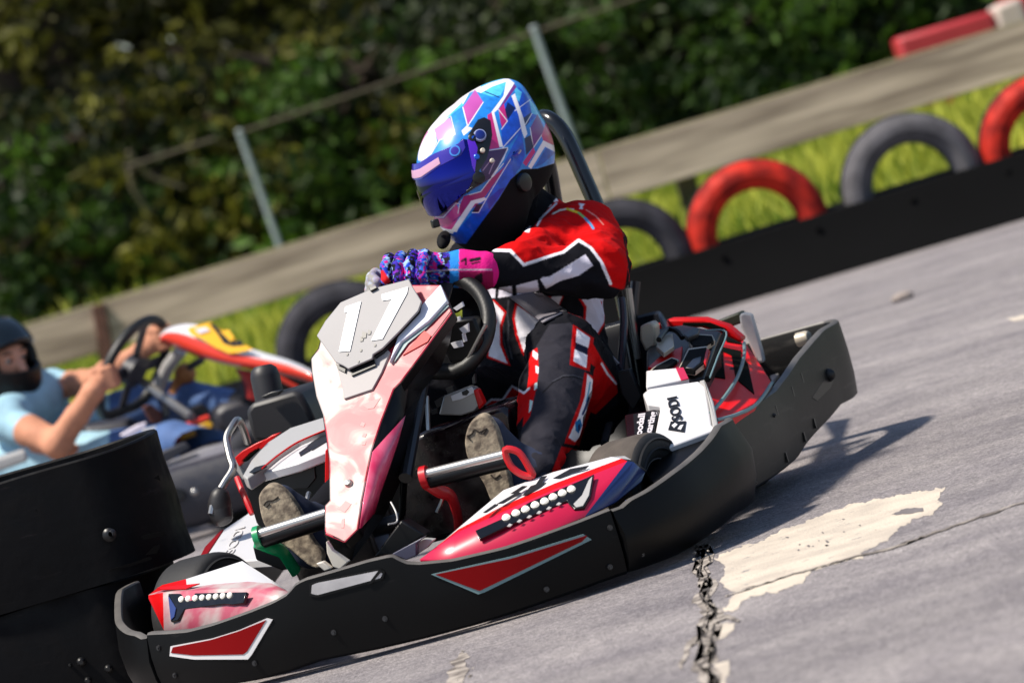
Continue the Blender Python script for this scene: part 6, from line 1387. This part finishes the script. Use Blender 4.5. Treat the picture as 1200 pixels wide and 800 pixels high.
shoe([(560, 490), (585, 590), [(545, 512), (550, 497), (560, 488), (570, 488), (580, 500), (586, 516), (590, 534), (597, 560), (600, 584), (590, 592), (576, 588), (566, 566), (550, 542), (545, 526)]], .36, .345, 'anL',
     [([W(572, 510, Y=.40), W(588, 540, Y=.42), W(604, 575, Y=.42)], [.040, .046, .046]), ([W(604, 575, Y=.42), W(628, 552, Y=.43)], [.044, .048])], [[(547, 511), (553, 508), (556, 503), (562, 506), (570, 502), (566, 508)], [(548, 512), (552, 516)], [(575, 556), (580, 560), (586, 556)]])
shoe([(318, 575), (352, 640), [(303, 590), (304, 579), (312, 570), (322, 569), (334, 577), (346, 592), (356, 610), (366, 634), (378, 650), (376, 664), (364, 664), (342, 646), (320, 630), (308, 612)]], .33, .315, 'anR',
     [([W(328, 590, Y=.37), W(346, 612, Y=.39), W(366, 640, Y=.39)], [.040, .046, .044]), ([W(366, 634, Y=.40), W(374, 612, Y=.45)], [.042, .044])], [[(309, 592), (313, 587), (320, 586), (326, 582)], [(312, 594), (316, 590)]])
# ================================================================== the second kart and its driver, farther back on the left
K2O = gnd(205, 640); D2 = float((K2O-C0)@_f)
hd2 = np.array([.86, -.51, 0]); hd2 /= np.linalg.norm(hd2); side2 = np.array([hd2[1], -hd2[0], 0])   # side2 points to the driver's right, nearer the camera
K2 = root('racing_kart', 'orange nosed racing kart with yellow patch behind the black stacks at left', 'kart', Matrix.Translation(K2O))
def q2(px, py, d): return atd(px, py, d)-K2O
def shp(name, px, d, th, m, parent=None, bevel=.004, vec=None):
    dd = d if hasattr(d, '__len__') else [d]*len(px)
    P_ = [q2(x, y, z) for (x, y), z in zip(px, dd)]; mb = MB(); mb.prism(P_, np.array([-.15, 1.0, .05])*th if vec is None else np.asarray(vec)*th); return mb.build(name, m, parent or K2, bevel=bevel)
mOr = mat('orange_red_panel', (214, 52, 28), .35, coat=.3); mYe = mat('yellow_panel', (236, 178, 28), .35, coat=.3); mB2 = mat('grey_black_plastic', (44, 44, 52), .5, rvar=.1)
def nd(x): return float(np.interp(x, [180, 370], [14.75, 14.25]))
def prof2(lst): return [q2(x, y, nd(x)) for x, y in lst]
# nose fairing: crest, shoulder and lower lip traced along its length, rounded over its width
xs = [186, 190, 197, 217, 237, 260, 285, 312, 337, 366, 392]
crest = [(186, 394), (190, 385), (197, 380), (217, 374), (237, 374), (260, 386), (285, 401), (312, 411), (337, 417), (366, 430), (392, 446)]
mid = [(186, 397), (190, 391), (198, 386), (217, 390), (237, 402), (260, 412), (285, 418), (312, 421), (337, 425), (366, 437), (392, 452)]
low = [(187, 400), (191, 401), (200, 403), (217, 410), (237, 418), (260, 424), (285, 429), (312, 433), (337, 438), (366, 446), (392, 460)]
rows = []
for sgn, L, dy, dz in ((1, crest, .16, -.03), (1, crest, .08, 0), (1, mid, 0, 0), (1, low, -.01, 0), (1, low, .16, -.01)):
    rows.append([q2(x, y, nd(x)+dy)+np.array([0, 0, dz]) for x, y in L])
mb = MB(); strip_surface(mb, rows, lambda i, j: (1 if i < 2 else 0)); NOSE = mb.build('nose_fairing', [mOr, mWht], K2, solid=.008, ang=35, sub=1)
def on(lst, lift=.012): return [q2(x, y, nd(x)-lift) for x, y in lst]
def tagp(name, lst, m, lift=.02): mb = MB(); mb.prism(on(lst, lift), (0, .006, 0)); mb.build(name, m, NOSE)
tagp('yellow_patch', [(219, 385), (236, 380), (246, 377), (262, 388), (280, 400), (297, 409), (280, 413), (268, 414), (252, 407), (236, 397), (224, 392)], mYe, .012)
tagp('black_flash', [(244, 378), (252, 381), (262, 390), (270, 401), (282, 398), (286, 404), (272, 405), (262, 402), (254, 390)], mInk, .016)
tagp('yellow_letter_mark', [(258, 388), (268, 386), (275, 396), (270, 400)], mYe, .020)
tagp('white_flash', [(228, 386), (240, 383), (246, 387), (234, 391)], mat('lilac_white', (214, 206, 220), .4), .018)
shp('nose_skirt', [(281, 434), (300, 437), (304, 452), (300, 470), (292, 468), (290, 450)], 14.6, .15, mat('dark_red_panel', (150, 26, 22), .5))
shp('nose_stripe', [(318, 436), (328, 440), (351, 452), (346, 456), (330, 447)], 14.35, .03, mOr)
# bumper and side pod, bulged
def bulge(name, top, bot, d, m, th=.10, k=7):
    secs = []
    for (a, b_) in zip(top, bot):
        A, Bq = q2(*a, d), q2(*b_, d); sec = []
        for t in np.linspace(0, math.pi, k): sec.append(A*(1+math.cos(t))/2+Bq*(1-math.cos(t))/2+np.array([0, -.05*math.sin(t), 0]))
        sec += [Bq+np.array([0, th, 0]), A+np.array([0, th, 0])]; secs.append(np.array(sec))
    mb = MB(); mb.loft(secs); return mb.build(name, m, K2, ang=50, bevel=.006)
POD2 = bulge('side_bumper', [(150, 566), (187, 553), (225, 542), (262, 531), (290, 524), (330, 514)], [(170, 628), (208, 622), (232, 617), (268, 604), (300, 592), (340, 578)], 14.35, mB2)
shp('bumper_hole', [(196, 577), (205, 571), (217, 574), (217, 584), (206, 590), (198, 588)], 14.285, .02, mInk, POD2)
mb = MB(); mb.ball(q2(228, 576, 14.27), .012); mb.build('bolt', mMet, POD2)
shp('pod_top', [(186, 546), (240, 524), (282, 514), (290, 520), (262, 532), (188, 556)], [14.5, 14.5, 14.5, 14.4, 14.4, 14.4], .05, mat('lit_grey_plastic', (112, 112, 120), .45))  # lighter grey than the pod, so its sunlit top is in the colour
shp('side_tank', [(250, 484), (262, 474), (298, 464), (300, 480), (292, 506), (262, 512), (254, 500)], 14.7, .2, mB2, bevel=.02)
shp('red_rail', [(199, 508), (206, 500), (245, 486), (247, 491), (212, 506), (210, 518), (200, 519)], 14.6, .04, mOr)
shp('yellow_oval', [(208, 507), (220, 500), (230, 497), (230, 510), (216, 515), (209, 515)], 14.62, .02, mYe); shp('yellow_oval', [(232, 498), (244, 493), (250, 496), (248, 502), (238, 506), (232, 505)], 14.6, .02, mYe)
mb = MB(); mb.tube([q2(168, 508, 14.6), q2(202, 500, 14.6)], .014, 8); mb.build('frame_tube', mGry, K2)
shp('foot_tray', [(178, 534), (218, 518), (224, 524), (186, 548)], 14.45, .04, mB2)
shp('seat', [(-60, 505), (8, 520), (40, 512), (100, 518), (150, 524), (150, 560), (-60, 600)], 15.35, .35, mSeat, bevel=.03)
shp('rear_bumper', [(-40, 540), (0, 536), (30, 527), (34, 540), (0, 552), (-40, 560)], 14.6, .08, mGry, bevel=.01)
shp('rear_pod', [(98, 500), (140, 494), (160, 490), (162, 508), (130, 520), (100, 524)], 14.9, .2, mB2, bevel=.02)
shp('decal_panel', [(140, 510), (160, 498), (172, 494), (170, 502), (150, 513)], 14.6, .02, mat('lilac_white'))
# wheels
def wheel2(c, r, wd):
    W_ = bpy.data.objects.new('wheel', None); COL.objects.link(W_); W_.parent = K2; h = wd/2; ax = side2
    mb = MB(); mb.lathe(c, ax, [(r*.55, -h*.9), (r*.8, -h), (r*.96, -h*.85), (r, -h*.5), (r, h*.5), (r*.96, h*.85), (r*.8, h), (r*.55, h*.9), (r*.55, -h*.9)], 32); mb.build('tyre', mTyre, W_)
    mb = MB(); mb.lathe(c, ax, [(0, h*.5), (r*.3, h*.5), (r*.56, h*.8), (r*.56, -h*.8), (0, -h*.5)], 24); mb.build('rim', mRim, W_)
cz = .135
for k, (lx, ly) in enumerate(((.40, -.02), (.40, -1.02), (-.24, -.20), (-.24, -1.20))):
    base = q2(262, 560, 14.55); base[2] = 0; p = base+hd2*(ly)+side2*(lx-.42); p[2] = cz+track_h(K2O[1])-K2O[2]; wheel2(p, cz, .13)
# steering wheel, column
c2 = q2(156, 434, 14.85); n2 = -hd2*.80+np.array([0, 0, .60]); n2 /= np.linalg.norm(n2); a2 = side2.copy(); b2 = np.cross(n2, a2); b2 = b2 if b2[2] > 0 else -b2
def s2(a, b_, r=R_(0)): return c2+a2*a+b2*b_
rim = [(.178*math.cos(t), .178*math.sin(t)) for t in np.linspace(R_(-48), R_(228), 36)]+[(-.07, -.145), (.07, -.145)]
mb = MB(); mb.tube([s2(*p) for p in rim], .0165, 10, closed=True); SW2 = mb.build('steering_wheel', mat('wheel_grip'), K2)
mb = MB()
for a in (R_(180), R_(0), R_(90), R_(270)):
    r_ = .17 if a != R_(270) else .14; d_ = np.array([-math.sin(a), math.cos(a)])*.02; e_ = (r_*math.cos(a), r_*math.sin(a)); mb.prism([s2(d_[0], d_[1]), s2(e_[0]+d_[0], e_[1]+d_[1]), s2(e_[0]-d_[0], e_[1]-d_[1]), s2(-d_[0], -d_[1])], n2*.006)
mb.lathe(c2, n2, [(0, .02), (.05, .02), (.055, -.02), (0, -.02)], 16); mb.build('spoke', mB2, SW2)
mb = MB(); mb.tube([q2(168, 448, 14.85), q2(182, 458, 14.8), q2(224, 488, 14.6)], .015, 8); mb.build('steering_column', mMet, K2)
mb = MB(); mb.tube([q2(186, 452, 14.95), q2(198, 428, 14.9), q2(212, 410, 14.85)], .022, 10); mb.build('fairing_stay', mGry, K2)
mb = MB(); mb.tube([q2(222, 430, 14.9), q2(236, 422, 14.8)], .012, 8); mb.build('fairing_stay', mDkMet, K2)
mb = MB(); mb.ball(q2(217, 438, 15.0), .036, nu=14, nv=10); mb.tube([q2(210, 444, 15.0), q2(204, 462, 15.0)], .02, 8); mb.build('brown_float', mat('tan_rubber', (150, 96, 48), .6), K2)
shp('brake_fitting', [(168, 478), (178, 474), (190, 484), (190, 498), (178, 496)], 14.8, .06, mat('rusty_fitting', (96, 52, 40), .7)); shp('brake_fitting', [(190, 470), (197, 466), (200, 486), (192, 492)], 14.8, .05, mDkMet)
shp('pedal_box', [(224, 478), (238, 473), (246, 480), (244, 488), (228, 488)], 14.75, .06, mInk)
# ---- driver
D2B = atd(40, 520, 15.1); D2B[2] = .12
DR2 = root('person', 'bare armed driver in pale blue T-shirt, jeans and black helmet in orange nosed kart', 'person', Matrix.Translation(D2B))
def w2(px, py, d): return atd(px, py, d)
I_ = lambda p: p
S = SDF(w2(10, 480, 15.2)-np.array([.75, .7, .55]), w2(10, 480, 15.2)+np.array([.95, .6, .55]), .008)
shN, shF = w2(4, 492, 14.92), w2(62, 452, 15.35)
S.cap(w2(28, 470, 15.15), w2(20, 540, 15.2), .135, .125, k=.05, flat=((hd2+np.array([0, 0, .3])), .85)); S.cap(shN, shF, .07, .06, k=.05); S.ell(w2(22, 545, 15.2), (.17, .16, .11), k=.05)
S.cap(w2(20, 462, 15.2), w2(-4, 432, 15.15), .055, .05, k=.03); S.ell(w2(-4, 424, 15.10), (.085, .10, .115), k=.03)
elN = w2(68, 520, 14.72); wrN = w2(110, 458, 14.66)
S.cap(shN, elN, .055, .046, k=.03); S.cap(elN, wrN, .046, .031, k=.02)
elF = w2(112, 447, 15.12); wrF = w2(166, 411, 14.98); S.cap(shF, elF, .046, .042, k=.03); S.cap(elF, wrF, .042, .030, k=.02)
for pts, rad in (([w2(20, 545, 15.0), w2(150, 530, 14.75), w2(205, 520, 14.6), w2(286, 524, 14.42)], [.095, .075, .066, .05]), ([w2(40, 520, 15.35), w2(170, 476, 15.15), w2(215, 466, 15.05), w2(282, 476, 14.8)], [.095, .075, .06, .05])): S.chain(pts, rad, .03)
def hand2(c, dirs, r=.030, sgn=1):
    S.ell(c, (.036, .032, .042), k=.012)
ax_b = b2
for wr, hc, off_ in ((wrN, w2(118, 446, 14.70), 0), (wrF, w2(183, 399, 14.92), 0)):
    S.cap(wr, hc, .031, .034, k=.015); S.ell(hc, (.034, .034, .040), k=.012)
    for i in range(4):
        f0 = hc+np.array([.012, -.030, .030-.019*i]); f1 = f0+np.array([.030, .004, .002]); f2_ = f1+np.array([.012, .030, -.002]); S.chain([f0, f1, f2_], [.0115, .0112, .010], .004)
    S.chain([hc+np.array([-.01, -.02, .035]), hc+np.array([.02, -.005, .050]), hc+np.array([.042, .012, .046])], [.012, .0115, .010], .006)
def fold2(P): 
    q = proj(P); m = (q[:, 0] < 100)&(q[:, 1] < 560); return np.where(m, vnoise(P, 12, 3)*.006+vnoise(P, 28, 4)*.003, vnoise(P, 18, 6)*.004*(q[:, 1] > 460))
S.wrinkle(fold2)
P_, F_ = S.mesh(); P_ = relax(P_, F_, 1, .4); P_, F_ = subdiv(P_, F_); N_ = vnormals(P_, F_)
SK, SH, JN = (190, 132, 104), (152, 188, 204), (74, 100, 146)
C_ = np.tile(lin(SK), (len(P_), 1)); q_ = proj(P_)
def seg(P, a, b_):
    ab = b_-a; t = np.clip(((P-a)@ab)/(ab@ab), -1, 2); return t, np.linalg.norm(P-a-np.clip(t, 0, 1)[:, None]*ab, axis=1)
tN, dN = seg(P_, shN, elN); tF, dF = seg(P_, shF, elF); tNf, dNf = seg(P_, elN, wrN); tFf, dFf = seg(P_, elF, wrF)
hx = np.minimum(np.linalg.norm(P_-w2(118, 446, 14.70), axis=1), np.linalg.norm(P_-w2(183, 399, 14.92), axis=1))
arm_ = ((dN < .075) & (tN > .42)) | ((dF < .066) & (tF > .42)) | (dNf < .062) | (dFf < .058) | (hx < .085)
C_[~arm_] = lin(SH); d_leg = np.minimum.reduce([seg(P_, a, b_)[1] for a, b_ in ((w2(20, 545, 15.0), w2(150, 530, 14.75)), (w2(150, 530, 14.75), w2(286, 524, 14.42)), (w2(40, 520, 15.35), w2(170, 476, 15.15)), (w2(170, 476, 15.15), w2(282, 476, 14.8)))])
dT = seg(P_, w2(28, 470, 15.15), w2(20, 540, 15.2))[1]; C_[(d_leg < .11) & ~arm_ & (q_[:, 0] > 128)] = lin(JN)
C_[(np.linalg.norm(P_-w2(-4, 424, 15.10), axis=1) < .15) | (seg(P_, w2(20, 462, 15.2), w2(-4, 432, 15.15))[1] < .075)] = lin((22, 22, 26))
C_ = C_*(1+.16*vnoise(P_, 22, 8)[:, None]+.1*vnoise(P_, 60, 9)[:, None])
o = mesh_np('body', P_-D2B, F_, mat('cloth_and_skin', attr='Col', rough=.7, bump=.3, bscale=70, spec=.25), DR2); set_col(o, np.clip(C_, 0, 1))
for x in (190, 0): pass
mShoe2 = mat('dark_trainer', (40, 40, 46), .7)
for a, b_ in ((w2(286, 524, 14.42), w2(298, 506, 14.36)), (w2(282, 476, 14.8), w2(294, 460, 14.72))):
    G_ = SDF(np.minimum(a, b_)-.12, np.maximum(a, b_)+.12, .01); G_.cap(a, b_, .05, .042); Q_, E_ = G_.mesh(); mesh_np('shoe', Q_-D2B, E_, mShoe2, DR2)
# face seen through the open visor
hc = w2(-4, 424, 15.10); fdir = np.array([.72, -.68, -.12]); fdir /= np.linalg.norm(fdir); fl = np.cross((0, 0, 1), fdir); fl /= np.linalg.norm(fl); fu = np.cross(fdir, fl); R2 = np.stack([fdir, fl, fu], 1)
def h2w(p): return np.asarray(p)@R2.T+hc-D2B
G_ = SDF((-.02, -.085, -.11), (.14, .085, .1), .004); G_.ell((.02, 0, 0), (.088, .072, .10), k=.01); G_.cap((.10, 0, .005), (.122, 0, -.032), .010, .015, k=.015); G_.cap((.088, -.04, .022), (.088, .04, .022), .014, k=.015)
for s_ in (-1, 1): G_.ell((.108, s_*.032, .004), (.016, .018, .011), k=.008, cut=True)
G_.cap((.098, -.018, -.062), (.098, .018, -.062), .010, k=.008)
Q_, E_ = G_.mesh(); FACE = mesh_np('face', h2w(Q_), E_, mat('face_skin', (204, 146, 120), .55), DR2)
for s_ in (-1, 1):
    mb = MB(); mb.ball(h2w((.094, s_*.032, .004)), .0108, nu=14, nv=10); e_ = mb.build('eye', mat('eye_white', (168, 158, 150), .4), FACE); mb = MB(); mb.ball(h2w((.1025, s_*.031, .003)), .0062, nu=10, nv=8); mb.build('iris', mat('iris_dark', (40, 30, 24), .2), FACE)
    mb = MB(); mb.tube(smooth_path([h2w((.102, s_*.016, .024)), h2w((.104, s_*.034, .030)), h2w((.094, s_*.052, .024))], 4), .004, 6); mb.build('eyebrow', mat('brow_hair', (50, 36, 26), .9), FACE)
mb = MB(); mb.tube(smooth_path([h2w((.103, -.022, -.062)), h2w((.109, 0, -.064)), h2w((.103, .022, -.062))], 4), .005, 8); mb.build('lips', mat('lips', (176, 100, 92), .5), FACE)
# helmet shell with an eye opening
V_, Fq, T_, S_ = hgrid(-180, 180, -89.5, 89.5, 200, 130); V_ = V_*np.array([.95, 1.0, 1.0])+np.array([-.012, 0, 0])
op = (T_ > -13) & (T_ < 23) & (np.abs(S_) < 58) & (V_[:, 0] > .02); nk = (T_ < -66) & (T_ > -112) & (np.abs(S_) < 60)
keep = ~(op[Fq].all(1) | nk[Fq].all(1)); Fq = Fq[keep]; u_, inv = np.unique(Fq, return_inverse=True)
o = mesh_np('helmet', h2w(V_[u_]), inv.reshape(-1, 4)[:, ::-1], mat('helmet_black', (10, 11, 13), .4, spec=.25), DR2); m_ = o.modifiers.new('solid', 'SOLIDIFY'); m_.thickness = .03; m_.offset = -1; HEL2 = o
V_, Fq, T_, S_ = hgrid(24, 62, -72, 72, 30, 60, .006); V_ = V_*np.array([.95, 1.0, 1.0])+np.array([-.012, 0, 0]); o = mesh_np('visor', h2w(V_), Fq[:, ::-1], mat('smoke_visor', (14, 22, 26), .1, coat=.5), HEL2); m_ = o.modifiers.new('solid', 'SOLIDIFY'); m_.thickness = .004
V_, Fq, T_, S_ = hgrid(66, 88, 20, 62, 12, 16, .005); V_ = V_*np.array([.95, 1.0, 1.0])+np.array([-.012, 0, 0]); mesh_np('sticker', h2w(V_), Fq[:, ::-1], mat('lilac_white'), HEL2)
